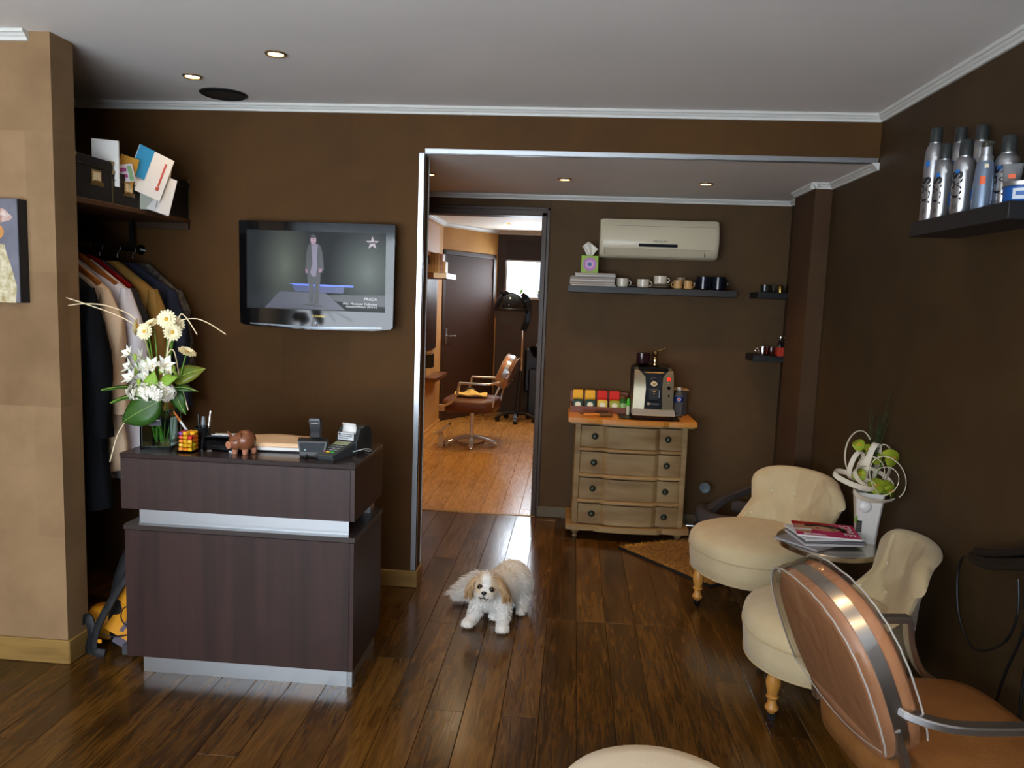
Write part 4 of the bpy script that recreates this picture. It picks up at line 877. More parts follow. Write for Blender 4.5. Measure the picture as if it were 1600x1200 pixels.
mug('dark brown cup on the lower corner shelf', 1.30, 5.16, 1.2105, .03, .05, M('brown_glaze', (60, 26, 18), .15), R(30), grp='things on the lower corner shelf')
t = thing('gift_box', 'red box carrying two small bottles on the lower corner shelf', 'box', (1.345, 5.10, 1.2105))
B().box(-.03, -.03, 0, .04, .03, .055, .001).o('box', M('red_card', (170, 44, 20), .5), t, 0)
for x, lb in ((-.008, 'left mini bottle standing on the red box'), (.022, 'right mini bottle standing on the red box')):
    t = thing('mini_bottle', lb, 'bottle', (1.345 + x, 5.10, 1.266), group='mini bottles on the red box')
    B().lathe([(.011, 0), (.012, .03), (.006, .042), (.006, .05)], 14).o('bottle', M('dark_bottle', (20, 20, 24), .1), t)
    B().lathe([(.0065, .05), (.008, .056), (.007, .07), (.001, .072)], 14).o('cap', chrome, t)

# ------------------------------------------------------------------ chest of drawers
cw = M('limed_wood', (156, 130, 88), .6, noise=(8, (112, 80, 42), .9), stretch=(.35, 1, 1.6), bump=(60, .12)); rail_m = M('limed_wood_edge', (160, 132, 88), .55, noise=(10, (128, 92, 50), .8), stretch=(.25, 1, 1))
top_m = M('warm_lit_top', (206, 140, 60), .35, noise=(9, (176, 108, 40), .8), stretch=(.12, 1, 1)); pew = M('dark_pewter', (58, 64, 54), .4, .7); gap = M('drawer_shadow_gap', (40, 33, 24), .8)  # orange of the top is warm light put into its colour
t = thing('chest_of_drawers', 'weathered wooden chest of four drawers with an orange top, warm light put into its colour', 'chest of drawers', (.395, 4.86, 0), R(1.0))
def sy(u):                                                   # serpentine front: u across from -.5 to .5
    a = abs(u); base = -.010 * cos(u * pi)
    if a < .235: return base - .032 - .006 * cos(u / .235 * pi / 2)
    if a < .285: return base - .032 + .024 * (a - .235) / .05
    return base - .008 - .008 * sin((a - .285) / .215 * pi)
us = [-.5, -.48, -.44, -.4, -.36, -.32, -.29, -.284, -.26, -.236, -.23, -.18, -.12, -.06, 0, .06, .12, .18, .23, .236, .26, .284, .29, .32, .36, .4, .44, .48, .5]
def slab(b, w, z0, z1, off=0, back=.38, us_=us, taper=None):
    b.loft([[(u * w, sy(u) - off, z) for u in us_] + [(w / 2, back, z), (-w / 2, back, z)] for z in (z0, z1)]); return b
W = .70
slab(B(), W + .08, .745, .757, .016).o('top_moulding', rail_m, t, 0)
slab(B(), W + .105, .757, .785, .03).o('top', top_m, t, 0)
slab(B(), W + .085, .058, .092, .022).o('base_plinth', rail_m, t, 0)
B().box(-W / 2, .03, .09, W / 2, .38, .75).o('carcass', gap, t, 0)
for sx in (-1, 1): B().box(sx * (W / 2 + .006), -.008, .09, sx * (W / 2 - .034), .38, .75, .006).o('side_post', cw, t, 0)
dz = [(.10, .232), (.262, .40), (.43, .57), (.60, .738)]
DW = W - .07
for i, (a, c) in enumerate(dz):
    d = B().loft([[(u * DW, sy(u), z) for u in us] + [(DW / 2, .03, z), (-DW / 2, .03, z)] for z in (a, c - .004)]).o('drawer', cw, t, 30)
    if i < 3: B().loft([[(u * DW * 1.03, sy(u) - o_, z) for u in us] + [(DW / 2, .03, z), (-DW / 2, .03, z)] for z, o_ in ((c + .003, .004), (c + .008, .010), (c + .020, .010), (dz[i + 1][0] - .004, .002))]).o('rail', rail_m, t, 40)
    for u in (-.365, .365):
        A = Matrix.Rotation(pi / 2, 3, 'X'); y = sy(u)
        B().lathe([(.021, 0), (.021, .003), (.016, .006), (.014, .005), (.012, .011), (.015, .018), (.011, .025), (.001, .027)], 20, (u * DW, y, (a + c) / 2), A).o('knob', pew, d)
for x in (-.33, .33): B().lathe([(.018, 0), (.014, .014), (.024, .03), (.034, .042), (.036, .058)], 18, (x, .03, 0)).o('foot', cw, t)
for x in (-.33, .33): B().lathe([(.018, 0), (.014, .014), (.024, .03), (.036, .058)], 18, (x, .34, 0)).o('foot', cw, t)

# ------------------------------------------------------------------ on the chest
CZ = .7855
t = thing('serving_tray', 'dark metal tray under the coffee machine', 'tray', (.51, 5.02, CZ), R(1))
B().loft([[(-.19, -.165, .0), (.17, -.165, 0), (.17, .14, 0), (-.19, .14, 0)], [(-.20, -.175, .008), (.18, -.175, .008), (.18, .15, .008), (-.20, .15, .008)], [(-.192, -.168, .008), (.172, -.168, .008), (.172, .142, .008), (-.192, .142, .008)], [(-.185, -.16, .003), (.165, -.16, .003), (.165, .135, .003), (-.185, .135, .003)]]).o('tray', M('dark_metal_tray', (74, 68, 54), .35, .8), t, 0)
t = thing('coffee_machine', 'silver and black coffee machine on the chest', 'coffee machine', (.523, 4.99, CZ + .004), R(1))
sil = M('machine_silver', (132, 124, 104), .35, .5)
B().box(-.128, -.02, .05, .128, .19, .318, .012).o('body', black_soft, t)
def cheek(s_): return [[(s_ * x, y, z) for x, y in pts] for z, pts in ((.062, ((.058, -.10), (.128, -.085), (.13, .1), (.058, .1))), (.19, ((.052, -.095), (.126, -.08), (.128, .1), (.052, .1))), (.265, ((.056, -.075), (.124, -.065), (.127, .1), (.056, .1))), (.305, ((.095, -.045), (.122, -.045), (.125, .1), (.095, .1))))]
for s_ in (-1, 1): B().loft(cheek(s_)).o('side_cheek', sil, t, 30)
B().loft([[(-.058, -.09, .062), (.058, -.09, .062), (.058, .02, .062), (-.058, .02, .062)], [(-.05, -.085, .19), (.05, -.085, .19), (.05, .02, .19), (-.05, .02, .19)], [(-.056, -.06, .285), (.056, -.06, .285), (.056, .02, .285), (-.056, .02, .285)]]).o('front_panel', M('machine_panel', (18, 22, 30), .2), t, 0)
B().loft([[(-.095, -.048, .298), (.095, -.048, .298), (.118, .09, .318), (-.118, .09, .318)], [(-.085, -.035, .322), (.085, -.035, .322), (.11, .09, .335), (-.11, .09, .335)]]).o('top_cover', black_gloss, t, 20)
B().box(-.062, -.066, .288, .062, -.04, .294, .002).o('chrome_strip', M('bronze_strip', (170, 140, 90), .25, .9), t, 0)
B().box(-.032, -.094, .118, .03, -.03, .19, .003).o('spout_recess', M('recess_black', (6, 7, 9), .4), t, 0)
B().box(-.012, -.115, .16, .012, -.08, .182, .004).cyl((0, -.105, .162), (0, -.105, .145), .006).o('spout', chrome, t)
B().box(.033, -.098, .135, .037, -.088, .185).o('level_window', M('level_grey', (140, 150, 165), .2), t, 0)
A = Matrix.Rotation(pi / 2, 3, 'X')
B().lathe([(.021, 0), (.021, .004), (.001, .005)], 24, (.0, -.079, .222), A, sy=.72).o('logo_badge', M('badge_cream', (210, 190, 150), .4), t)
B().lathe([(.011, 0), (.011, .006), (.001, .0065)], 20, (.0, -.079, .222), A, sy=.72).o('logo_badge_mark', M('badge_mark', (150, 120, 70), .4), t)
B().tube([(.02 * cos(a), -.0765 + .006 * 0, .25 + .010 * sin(a)) for a in [k * .42 for k in range(12)]], .0025, 6).o('logo_swirl', chrome, t)
B().box(-.038, -.093, .087, -.022, -.089, .102).o('logo_square', M('badge_mark_pale', (170, 150, 130), .4), t, 0)
B().box(-.016, -.0925, .09, .036, -.089, .099).o('logo_strip', M('panel_lettering', (74, 78, 82), .4), t, 0)
for z, m in ((.252, M('lamp_red', (220, 30, 20), .3, emit=((255, 30, 14), 1.5))), (.198, black_gloss), (.148, black_gloss)): B().lathe([(.013, 0), (.013, .004), (.009, .008), (.001, .009)], 18, (.092, -.0805 + (z > .24) * .012, z), A).o('button', m, t)
for z in (.225, .173, .122): B().box(.086, -.085, z, .09, -.08, z + .006).o('indicator', M('indicator_white', (210, 200, 180), .4), t, 0)
B().loft([[(-.135, -.14, .026), (.135, -.14, .026), (.13, .02, .026), (-.13, .02, .026)], [(-.13, -.12, .062), (.13, -.12, .062), (.128, .02, .062), (-.128, .02, .062)]]).o('drip_front', M('drip_silver', (172, 168, 160), .3, .6), t, 0)
B().loft([[(-.115, -.15, .0), (.115, -.15, 0), (.125, .15, 0), (-.125, .15, 0)], [(-.135, -.165, .028), (.135, -.165, .028), (.13, .15, .028), (-.13, .15, .028)]]).o('base_tray', M('tray_black', (12, 14, 20), .25), t, 0)
mz = CZ + .004 + .336
mug('dark purple glass cup standing on the coffee machine, left', .45, 5.03, mz, .036, .072, M('purple_glass', (46, 24, 32), .1, trans=.3), R(0), grp='things on the coffee machine')
mug('second dark purple glass cup behind the first on the coffee machine', .475, 5.09, mz + .0, .034, .07, M('purple_glass', (46, 24, 32), .1, trans=.3), R(0), grp='things on the coffee machine')
t = thing('pepper_mill', 'shiny gold and chrome grinder standing on the coffee machine', 'grinder', (.535, 5.03, mz))
B().lathe([(.026, 0), (.026, .004), (.015, .01), (.018, .03), (.014, .044), (.010, .05), (.016, .06), (.02, .075), (.014, .088), (.001, .092)], 24).o('body', M('warm_chrome', (230, 205, 150), .12, 1), t)
B().tube([(0, 0, .085), (.03, 0, .094), (.06, 0, .11)], .0028, 6).o('crank', M('brass_thin', (180, 150, 90), .3, 1), t)
# tea boxes in a wooden rack
t = thing('tea_rack', 'low reddish wooden rack holding tea packets and a jar on the chest', 'rack', (.0, 5.10, CZ), R(1))
wr = M('rack_wood', (128, 66, 32), .4, noise=(14, (100, 48, 22), .8), stretch=(.1, 1, 1))
B().box(0, -.045, 0, .385, .075, .012).box(0, -.047, 0, .385, -.041, .042).box(0, .07, 0, .385, .077, .13).box(0, -.045, 0, .006, .075, .06).box(.379, -.045, 0, .385, .075, .06).o('frame', wr, t, 0)
foil = dict(yellow=M('yellow_foil', (222, 170, 48), .3), red=M('red_foil', (190, 36, 30), .3), green=M('dark_green_packet', (20, 60, 44), .35), gold=M('pale_yellow_packet', (214, 190, 80), .35), lime=M('lime_packet', (150, 160, 50), .35))
badge = M('packet_badge', (226, 226, 200), .4)
for i, (u, l) in enumerate((('yellow', 'green'), ('yellow', 'green'), ('red', 'gold'), ('red', 'lime'))):
    x = .016 + i * .0805; place = ['first', 'second', 'third', 'fourth'][i]
    p = thing('tea_packet', '%s foil tea packet in the upper row, %s from the left in the rack' % (u, place), 'tea packet', (x, 5.10, CZ + .013), R(1), group='tea packets in the wooden rack')
    B().loft([[(0, .02, 0), (.066, .02, 0), (.066, .06, 0), (0, .06, 0)], [(0, .005, .082), (.066, .005, .082), (.066, .06, .082), (0, .06, .082)], [(.001, .022, .128), (.065, .022, .128), (.065, .058, .128), (.001, .058, .128)]]).o('packet', foil[u], p, 0)
    B().loft([[(.012, .0125, .092), (.054, .0125, .092), (.054, .0145, .092), (.012, .0145, .092)], [(.02, .0175, .112), (.046, .0175, .112), (.046, .0195, .112), (.02, .0195, .112)]]).o('print', M('packet_print_%s' % u, (170, 110, 40) if u == 'yellow' else (220, 190, 170), .4), p, 0)
    p = thing('tea_packet', '%s tea packet in the lower row, %s from the left in the rack' % ({'green': 'dark green', 'gold': 'pale yellow', 'lime': 'lime green'}[l], place), 'tea packet', (x, 5.10, CZ + .013), R(1), group='tea packets in the wooden rack')
    B().loft([[(0, -.036, 0), (.066, -.036, 0), (.066, -.004, 0), (0, -.004, 0)], [(0, -.038, .066), (.066, -.038, .066), (.066, -.002, .066), (0, -.002, .066)], [(.008, -.03, .072), (.058, -.03, .072), (.058, -.008, .072), (.008, -.008, .072)]]).o('packet', foil[l], p, 0)
    pl = [(.033 + cos(a) * .019, -.0388, .040 + sin(a) * .017) for a in [2 * pi * k / 24 for k in range(24)]]
    B().prism(pl, (0, .002, 0)).o('badge', badge, p, 0)
t = thing('tea_jar', 'green glass jar with a brown lid at the right end of the tea rack', 'jar', (.348, 5.105, CZ + .0125))
B().lathe([(.028, 0), (.031, .01), (.031, .06), (.024, .08), (.02, .086)], 20).o('jar', M('green_jar', (50, 110, 40), .15), t)
B().lathe([(.022, .086), (.023, .088), (.023, .105), (.001, .107)], 20).o('lid', M('brown_lid', (110, 72, 36), .4), t)
B().lathe([(.0315, .02), (.0318, .021), (.0318, .056), (.0315, .057)], 20, caps=False).o('label', M('jar_label', (150, 190, 120), .5), t)
t = thing('glue_bottle', 'slim white bottle with a bright green cap left of the coffee machine', 'bottle', (.377, 5.02, CZ + .004))
B().lathe([(.011, 0), (.012, .005), (.012, .055), (.010, .06)], 16).o('bottle', M('milky_plastic', (190, 186, 160), .4), t)
B().lathe([(.0105, .06), (.0105, .088), (.006, .108), (.001, .110)], 16).o('cap', M('bright_green_plastic', (70, 190, 40), .4), t)
for i, (a, lb) in enumerate((((.13, 4.93, CZ + .016, R(12)), 'wooden round hairbrush with a dark barrel lying at the back on the chest'), ((.155, 4.895, CZ + .013, R(8)), 'orange wood handled hairbrush lying in front on the chest'))):
    t = thing('hairbrush', lb, 'hairbrush', a[:3], a[3], group='hairbrushes lying on the chest')
    wd = M('brush_wood_%s' % ('dark' if i == 0 else 'amber'), (90, 48, 20) if i == 0 else (196, 120, 40), .3)
    B().lathe([(.004, -.07), (.009, -.06), (.007, -.03), (.009, .02), (.006, .035)], 14, A=Matrix.Rotation(pi / 2, 3, 'Y')).o('handle', wd, t)
    B().lathe([(.004, .035), (.016 - .004 * i, .04), (.016 - .004 * i, .115), (.004, .12)], 18, A=Matrix.Rotation(pi / 2, 3, 'Y')).o('barrel', M('bristle_%s' % ('dark' if i == 0 else 'brass'), (60, 40, 24) if i == 0 else (120, 84, 44), .6, bump=(500, .8)), t)
t = thing('water_bottle', 'small clear water bottle with a blue label right of the coffee machine', 'bottle', (.703, 5.06, CZ))
B().lathe([(.027, 0), (.031, .006)] + [(.031 - .003 * (k % 2), .012 + k * .009) for k in range(9)] + [(.031, .095), (.031, .135), (.026, .15), (.014, .168), (.012, .178)], 24).o('bottle', M('bottle_plastic', (225, 232, 235), .05, trans=.9, ior=1.1), t)
B().lathe([(.0135, .178), (.0145, .179), (.0145, .196), (.001, .197)], 18).o('cap', paper, t)
B().lathe([(.0313, .100), (.0316, .101), (.0316, .134), (.0313, .135)], 24, caps=False).o('label', M('blue_label', (24, 60, 140), .4), t)
pl = [(cos(a) * .013, -.0325, .118 + sin(a) * .011) for a in [2 * pi * k / 20 for k in range(20)]]; B().prism(pl, (0, .001, 0)).o('label_mark', paper, t, 0)
pl = [(cos(a) * .008, -.0332, .118 + sin(a) * .007) for a in [2 * pi * k / 20 for k in range(20)]]; B().prism(pl, (0, .001, 0)).o('label_mark', M('label_red', (200, 60, 60), .4), t, 0)
t = thing('wooden_caddy', 'dark box with a pale wooden lid behind the water bottle', 'box', (.725, 5.17, CZ))
B().box(-.045, -.04, 0, .045, .04, .165, .003).o('box', M('caddy_dark', (40, 30, 24), .5), t, 0)
B().box(-.055, -.05, .165, .055, .05, .177, .003).o('lid', M('caddy_lid', (150, 110, 60), .4), t, 0)

# ------------------------------------------------------------------ floor by the chest: mat, pet bed
t = thing('shaggy_mat', 'shaggy golden brown mat on a black backing, beside the chest', 'mat', (.0, 0, 0))
cor = [Vector(p) for p in ((.335, 4.67, 0), (.80, 4.09, 0), (1.24, 4.42, 0), (.84, 4.94, 0))]
def mp_(u, v): return (cor[0] * (1 - u) + cor[1] * u) * (1 - v) + (cor[3] * (1 - u) + cor[2] * u) * v
edge_ = []
for (a0, a1) in (((0, 0), (1, 0)), ((1, 0), (1, 1)), ((1, 1), (0, 1)), ((0, 1), (0, 0))):
    for k in range(8):
        q = k / 8; p = mp_(a0[0] + (a1[0] - a0[0]) * q, a0[1] + (a1[1] - a0[1]) * q); edge_.append((p.x, p.y, .001))
B().prism(edge_, (0, 0, .010)).o('backing', M('mat_backing', (14, 16, 20), .8), t, 0)
B().grid(lambda u, v: (*mp_(.012 + u * .976, .012 + v * .976).xy, .012 + .012 * sin(pi * min(1, 6 * min(u, 1 - u, v, 1 - v) + .1) / 2)), 30, 30).o('weave', M('mat_base', (150, 106, 44), .9, noise=(60, (80, 52, 18), 1)), t, 60)
b = B(); r = random.Random(21)
for k in range(9000):
    u, v = r.uniform(.005, .995), r.uniform(.005, .995); p = mp_(u, v); a = r.uniform(0, 6.28); L_ = r.uniform(.012, .026); p.z = .016
    d = Vector((cos(a) * L_, sin(a) * L_, r.uniform(.002, .012))); s2 = Vector((-sin(a), cos(a), 0)) * .0014
    b.poly([p - s2, p + s2, p + d])
o = b.o('pile', M('mat_pile', (220, 166, 76), .9, noise=(22, (140, 94, 36), 1)), t, 0, kind='stuff')

t = thing('pet_bed', 'dark grey padded pet bed with a brown cushion behind the slipper chair', 'pet bed', (1.07, 5.04, 0)); t.scale = (.88, .88, 1)
gf = M('grey_fleece', (74, 66, 66), .95, bump=(140, .3))
def arc(z, rr, rx, ry, hh): return [( rx * cos(a), ry * sin(a), z + hh(a)) for a in [R(-215 + 290 * k / 24) for k in range(25)]]
B().tube(arc(.13, 0, .20, .15, lambda a: .02 + .035 * sin(a)), [.03 + .035 * sin(pi * k / 24) ** .5 for k in range(25)], 12).o('rim', gf, t)
B().tube(arc(.05, 0, .21, .16, lambda a: .0), [.03 + .02 * sin(pi * k / 24) ** .5 for k in range(25)], 12).o('rim_base', gf, t)
B().sph((0, 0, .055), (.18, .14, .045), 24, 10).o('cushion', M('brown_fleece', (96, 60, 30), .95, noise=(20, (66, 38, 18), .8)), t)
B().loft([[(-.20, -.03, .14), (-.20, .10, .16), (-.17, .13, .14), (-.17, -.03, .12)], [(.0, .09, .25), (.0, .13, .26), (.02, .15, .24), (.02, .11, .22)], [(.22, .13, .33), (.22, .15, .34), (.23, .17, .31), (.23, .15, .29)]]).o('flap', gf, t, 50)
t = thing('thread_spool', 'pale blue round spool leaning on the pet bed behind the chest', 'spool', (.93, 5.16, .295), rot=(R(70), 0, R(-20)))
B().lathe([(.03, -.02), (.035, -.018), (.035, -.012), (.016, -.01), (.016, .01), (.035, .012), (.035, .018), (.03, .02)], 24).o('spool', M('spool_blue', (70, 88, 98), .5), t)
o = B().lathe([(.02, 0), (.045, .015), (.052, .04), (.046, .065), (.03, .075), (.032, .08), (.001, .078)], 20).o('woven_ball', M('woven_straw', (150, 132, 86), .8, noise=(60, (96, 80, 44), 1), bump=(120, .6)), None, loc=(.865, 4.90, 0)); tag(o, 'small woven straw pot on the floor beside the chest', 'pot')

# ------------------------------------------------------------------ slipper chairs
leg_m = M('turned_beech', (196, 140, 66), .35, noise=(16, (166, 108, 42), .7), stretch=(1, 1, .3)); cast_m = M('caster_black', (16, 17, 20), .4)
butn = M('cream_button', (214, 200, 168), .7)
def slipper_chair(lb, loc, rz, wide=.84, la=225, k=.93):
    """seat centre at the origin, facing -y"""
    t = thing('slipper_chair', lb, 'chair', loc, rz, group='cream buttoned slipper chairs'); t.scale = (k, k, 1)
    def seat_ring(k, z, n=48): return [(.325 * k * (abs(cos(a)) ** .9) * (1 if cos(a) > 0 else -1) * (1 + .02 * (sin(a) < 0)), (.315 if sin(a) > 0 else .33) * k * (abs(sin(a)) ** .9) * (1 if sin(a) > 0 else -1), z) for a in [2 * pi * i / n for i in range(n)]]
    B().loft([seat_ring(.93, .182), seat_ring(.965, .19), seat_ring(.985, .24), seat_ring(1.0, .295)] ).o('seat_band', cream_fab, t, 50)
    B().loft([seat_ring(.995, .295), seat_ring(1.005, .315), seat_ring(.985, .345), seat_ring(.93, .368), seat_ring(.8, .386), seat_ring(.55, .398), seat_ring(.25, .403), seat_ring(.02, .404)]).o('seat', cream_fab, t, 60)
    B().tube(seat_ring(1.0, .297)[:], .0045, 6, loop=True).tube(seat_ring(.965, .186), .004, 6, loop=True).o('piping', M('cream_piping', (190, 170, 132), .85), t)
    def tmax(v): return wide + .58 - .58 * min(1, v / .62) ** .8
    def rad(v, u=0): return .268 + .022 * v + .045 * max(0, v - .45) ** 1.3 / .45 + .045 * max(0, abs(u) - .72) / .28 * min(1, max(0, v - .3) / .35)
    up_u = (-.66, -.22, .22, .66); lo_u = (-.86, -.44, 0, .44, .86); UPV, LOV = .66, .34
    btn = [(u, UPV) for u in up_u] + [(u, LOV) for u in lo_u]
    def dim(u, v):
        d = 0
        for bu, bv in btn:
            du, dv = (u - bu) * .40, (v - bv) * .34; d += .015 * exp(-(du * du + dv * dv) / (2 * .022 ** 2))
        for bu in up_u:
            if v > UPV: d += .0035 * exp(-((u - bu) * .4) ** 2 / (2 * .010 ** 2)) * min(1, (v - UPV) * 6)
        for (bu, bv) in [(x, UPV) for x in up_u]:
            for k_ in (-1, 1):
                bu2 = bu + .22 * k_
                if LOV < v < UPV:
                    uu = bu + (bu2 - bu) * (UPV - v) / (UPV - LOV); d += .0028 * exp(-((u - uu) * .4) ** 2 / (2 * .009 ** 2))
        for bu in lo_u:
            if v < LOV: d += .003 * exp(-((u - bu) * .4) ** 2 / (2 * .012 ** 2))
        return d
    Hz0, Hz1, TH = .30, .675, .062
    nu = 84; nv = 26
    def zc(u, v): 
        top = Hz1 - .025 * abs(u) ** 2 - .075 * abs(u) ** 7; return Hz0 + (top - Hz0) * v
    def pt(u, v, off):
        th = u * tmax(v); rr = rad(v, u) + off; return (sin(th) * rr * 1.06, cos(th) * rr * 1.02 + .02, zc(u, v))
    rings = []
    for i in range(nu + 1):
        u = -1 + 2 * i / nu; e = min(1, (1 - abs(u)) / .07); rnd_ = sqrt(max(0, 1 - (1 - e) ** 2)) * .98 + .02; ring_ = []
        for j in range(nv + 1):
            v = j / nv; puff = .012 * sin(pi * min(1, v * 1.1)) * rnd_; ring_.append(pt(u, v * .97, -TH / 2 * rnd_ - puff * .6 + dim(u, v) * rnd_))
        for j in range(7):
            a = pi * j / 6; ring_.append((lambda p, q: tuple(Vector(p) * (1 - (1 - cos(a)) / 2) + Vector(q) * ((1 - cos(a)) / 2) + Vector((0, 0, .022 * sin(a) * rnd_))))(pt(u, .97, -TH / 2 * rnd_), pt(u, .96, TH / 2 * rnd_ * 1.25)))
        for j in range(12, -1, -1): ring_.append(pt(u, j / 12 * .95, TH / 2 * rnd_))
        rings.append(ring_)
    B().loft(rings).o('backrest', cream_fab, t, 75)
    for u, v in btn:
        p = Vector(pt(u, v, -TH / 2 + .014)); th = u * tmax(v); B().sph(p, (.0105, .0105, .0105), 12, 8).o('button', butn, t)
    pr = [(.012, .03), (.015, .036), (.023, .045), (.024, .052), (.016, .068), (.015, .082), (.022, .09), (.022, .096), (.017, .1), (.020, .112), (.0255, .14), (.026, .155), (.021, .172), (.019, .188)]
    for x, y in [(.305 * cos(R(la + 90 * q)), .305 * sin(R(la + 90 * q))) for q in range(4)]:
        l = B().lathe([(a * 1.14, b_) for a, b_ in pr], 18, (x, y, 0)).o('leg', leg_m, t)
        B().cyl((x - .009, y, .0165), (x + .009, y, .0165), .0165, n=16).box(x - .013, y - .007, .014, x + .013, y + .007, .034, .003).o('caster', cast_m, l)
    return t
slipper_chair('cream buttoned slipper chair nearer the chest, behind the small steel table', (.972, 3.905, 0), R(-66), 1.04, 260, .96)
slipper_chair('cream buttoned slipper chair behind the salon chair, nearer the viewer', (1.022, 2.945, 0), R(-101), .95, 318)

# ------------------------------------------------------------------ round steel table, magazines, vase
TX, TY, TZ = 1.155, 3.36, .52
steel = M('brushed_steel', (196, 190, 176), .25, 1)
t = thing('side_table', 'round polished steel side table between the two slipper chairs', 'table', (TX, TY, 0))
B().lathe([(.001, TZ - .028), (.21, TZ - .028), (.219, TZ - .022), (.22, TZ - .004), (.217, TZ), (.001, TZ)], 64).o('table_top', steel, t)
B().lathe([(.026, .02), (.022, .1), (.020, TZ - .16), (.026, TZ - .12), (.045, TZ - .06), (.06, TZ - .03)], 28).o('stem', chrome, t)
B().lathe([(.15, 0), (.15, .008), (.12, .018), (.04, .03), (.03, .05), (.001, .05)], 40).o('base', chrome, t)
mags = [((150, 146, 150), 'grey magazine at the bottom of the table stack, sticking out left', R(40), (-.045, .0)), ((206, 202, 204), 'white magazine second from the bottom of the table stack', R(8), (.0, .0)), ((90, 88, 96), 'dark grey magazine third from the bottom of the table stack', R(4), (.01, .0)), ((224, 222, 226), 'pale magazine just under the pink cover', R(10), (.0, .005))]
for k, (c, lb, rz, (dx, dy)) in enumerate(mags):
    t = thing('magazine', lb, 'magazine', (TX - .03 + dx, TY - .01 + dy, TZ + .0005 + k * .0105), rz, group='magazines on the steel table')
    B().box(-.13, -.105, 0, .13, .105, .010, .002).o('pages', M('pages_%s' % 'grey white dark pale'.split()[k], c, .45, noise=(60, (150, 148, 150), .5), stretch=(.05, .05, 6)), t, 0)
t = thing('magazine', 'glossy pink magazine with a dark haired woman on the cover, topmost on the table', 'magazine', (TX - .025, TY - .005, TZ + .0005 + 4 * .0105), R(-8), group='magazines on the steel table')
B().box(-.13, -.105, 0, .13, .105, .008, .002).o('pages', M('pages_white_gloss', (222, 218, 220), .4), t, 0)
zt = .0082
def cover(nm, pl, m, z): B().prism([(x, y, z) for x, y in pl], (0, 0, .0004)).o(nm, m, t, 0)
pk = M('cover_pink', (206, 30, 96), .18, noise=(5, (226, 80, 130), .5)); sk = M('cover_skin', (206, 150, 120), .2); dk = M('cover_hair', (34, 20, 20), .2); wh = M('cover_white', (236, 224, 226), .2)
cover('cover', [(-.129, -.104), (.129, -.104), (.129, .104), (-.129, .104)], pk, zt)
cover('cover_band', [(-.129, .06), (.04, .06), (.02, .104), (-.129, .104)], M('cover_red', (190, 24, 34), .18), zt + .0005)
cover('cover_shoulder', [(-.128, -.06), (-.128, .05), (-.07, .06), (-.05, .0), (-.07, -.07)], sk, zt + .001)
cover('cover_top', [(-.128, -.035), (-.128, -.01), (-.06, -.005), (-.06, -.03)], wh, zt + .0015)
cover('cover_hair', [(-.085, .052), (-.03, .068), (.04, .06), (.085, .03), (.09, -.02), (.07, -.035), (.05, .02), (-.02, .045), (-.075, .03)], dk, zt + .0018)
cover('cover_face', [(.0 + cos(a) * .062, .008 + sin(a) * .036) for a in [2 * pi * k / 24 for k in range(24)]], sk, zt + .0014)
for x, y in ((.03, .022), (.033, -.006)): cover('cover_eye', [(x + cos(a) * .010, y + sin(a) * .006) for a in [2 * pi * k / 10 for k in range(10)]], dk, zt + .0022)
cover('cover_lips', [(-.03 + cos(a) * .006, .008 + sin(a) * .012) for a in [2 * pi * k / 10 for k in range(10)]], M('cover_lips', (190, 40, 70), .2), zt + .0022)
text('cover_title', 'STYLE', .062, wh, t, (.070, .092, zt + .0006), (0, 0, -pi / 2), ext=.0003)
for k in range(4): cover('cover_line', [(-.10 + k * .0, -.075 - k * .006), (-.03 + (k % 2) * .02, -.075 - k * .006), (-.03 + (k % 2) * .02, -.078 - k * .006), (-.10, -.078 - k * .006)], wh, zt + .0006)
# tall white vase with woven white loops and green callas
GX, GY = 1.315, 3.395
t = thing('flower_vase', 'tall white square vase with a round pearl on the steel table', 'vase', (GX, GY, TZ), R(-12))
wv = M('white_ceramic', (216, 212, 206), .35)
sq = lambda k, z: [(-k + .008, -k, z), (k - .008, -k, z), (k, -k + .008, z), (k, k - .008, z), (k - .008, k, z), (-k + .008, k, z), (-k, k - .008, z), (-k, -k + .008, z)]
B().loft([sq(.040, 0), sq(.046, .10), sq(.058, .225), sq(.055, .225), sq(.042, .05)]).o('vase', wv, t, 30)
B().sph((-.018, -.054, .165), (.026, .016, .026), 20, 12).o('pearl', M('pearl_white', (226, 224, 220), .2), t)
B().box(-.046, -.048, .05, -.024, -.0445, .10).o('dark_label', M('vase_label', (44, 46, 40), .5), t, 0)
for k in range(4): B().box(-.044, -.0486, .058 + k * .009, -.027, -.048, .060 + k * .009).o('label_line', M('label_grey', (110, 110, 100), .5), t, 0)
B().loft([[(-.052, -.05, .09), (-.046, -.052, .115), (-.044, -.048, .09)], [(-.056, -.045, .10), (-.05, -.047, .125), (-.048, -.043, .1)]]).o('green_tag', M('tag_green', (110, 150, 50), .5), t, 0)
ww = M('white_willow', (222, 210, 188), .55)
def loop(lb, c, ax, ay, rx, ry, w=.018, a0=0, a1=2 * pi):
    w *= 1.35
    c, ax, ay = Vector(c), Vector(ax).normalized(), Vector(ay).normalized(); nrm = ax.cross(ay)
    pts = [c + ax * rx * cos(a0 + (a1 - a0) * k / 30) + ay * ry * sin(a0 + (a1 - a0) * k / 30) for k in range(31)]
    b = B(); rg = []
    for i, p in enumerate(pts):
        rdl = (p - c).normalized(); rg.append([p - nrm * w / 2 - rdl * .0012, p + nrm * w / 2 - rdl * .0012, p + nrm * w / 2 + rdl * .0012, p - nrm * w / 2 + rdl * .0012])
    b.loft(rg); o = b.o('willow_loop', ww, None, 50); tag(o, lb, 'ribbon', 'white willow loops in the vase')
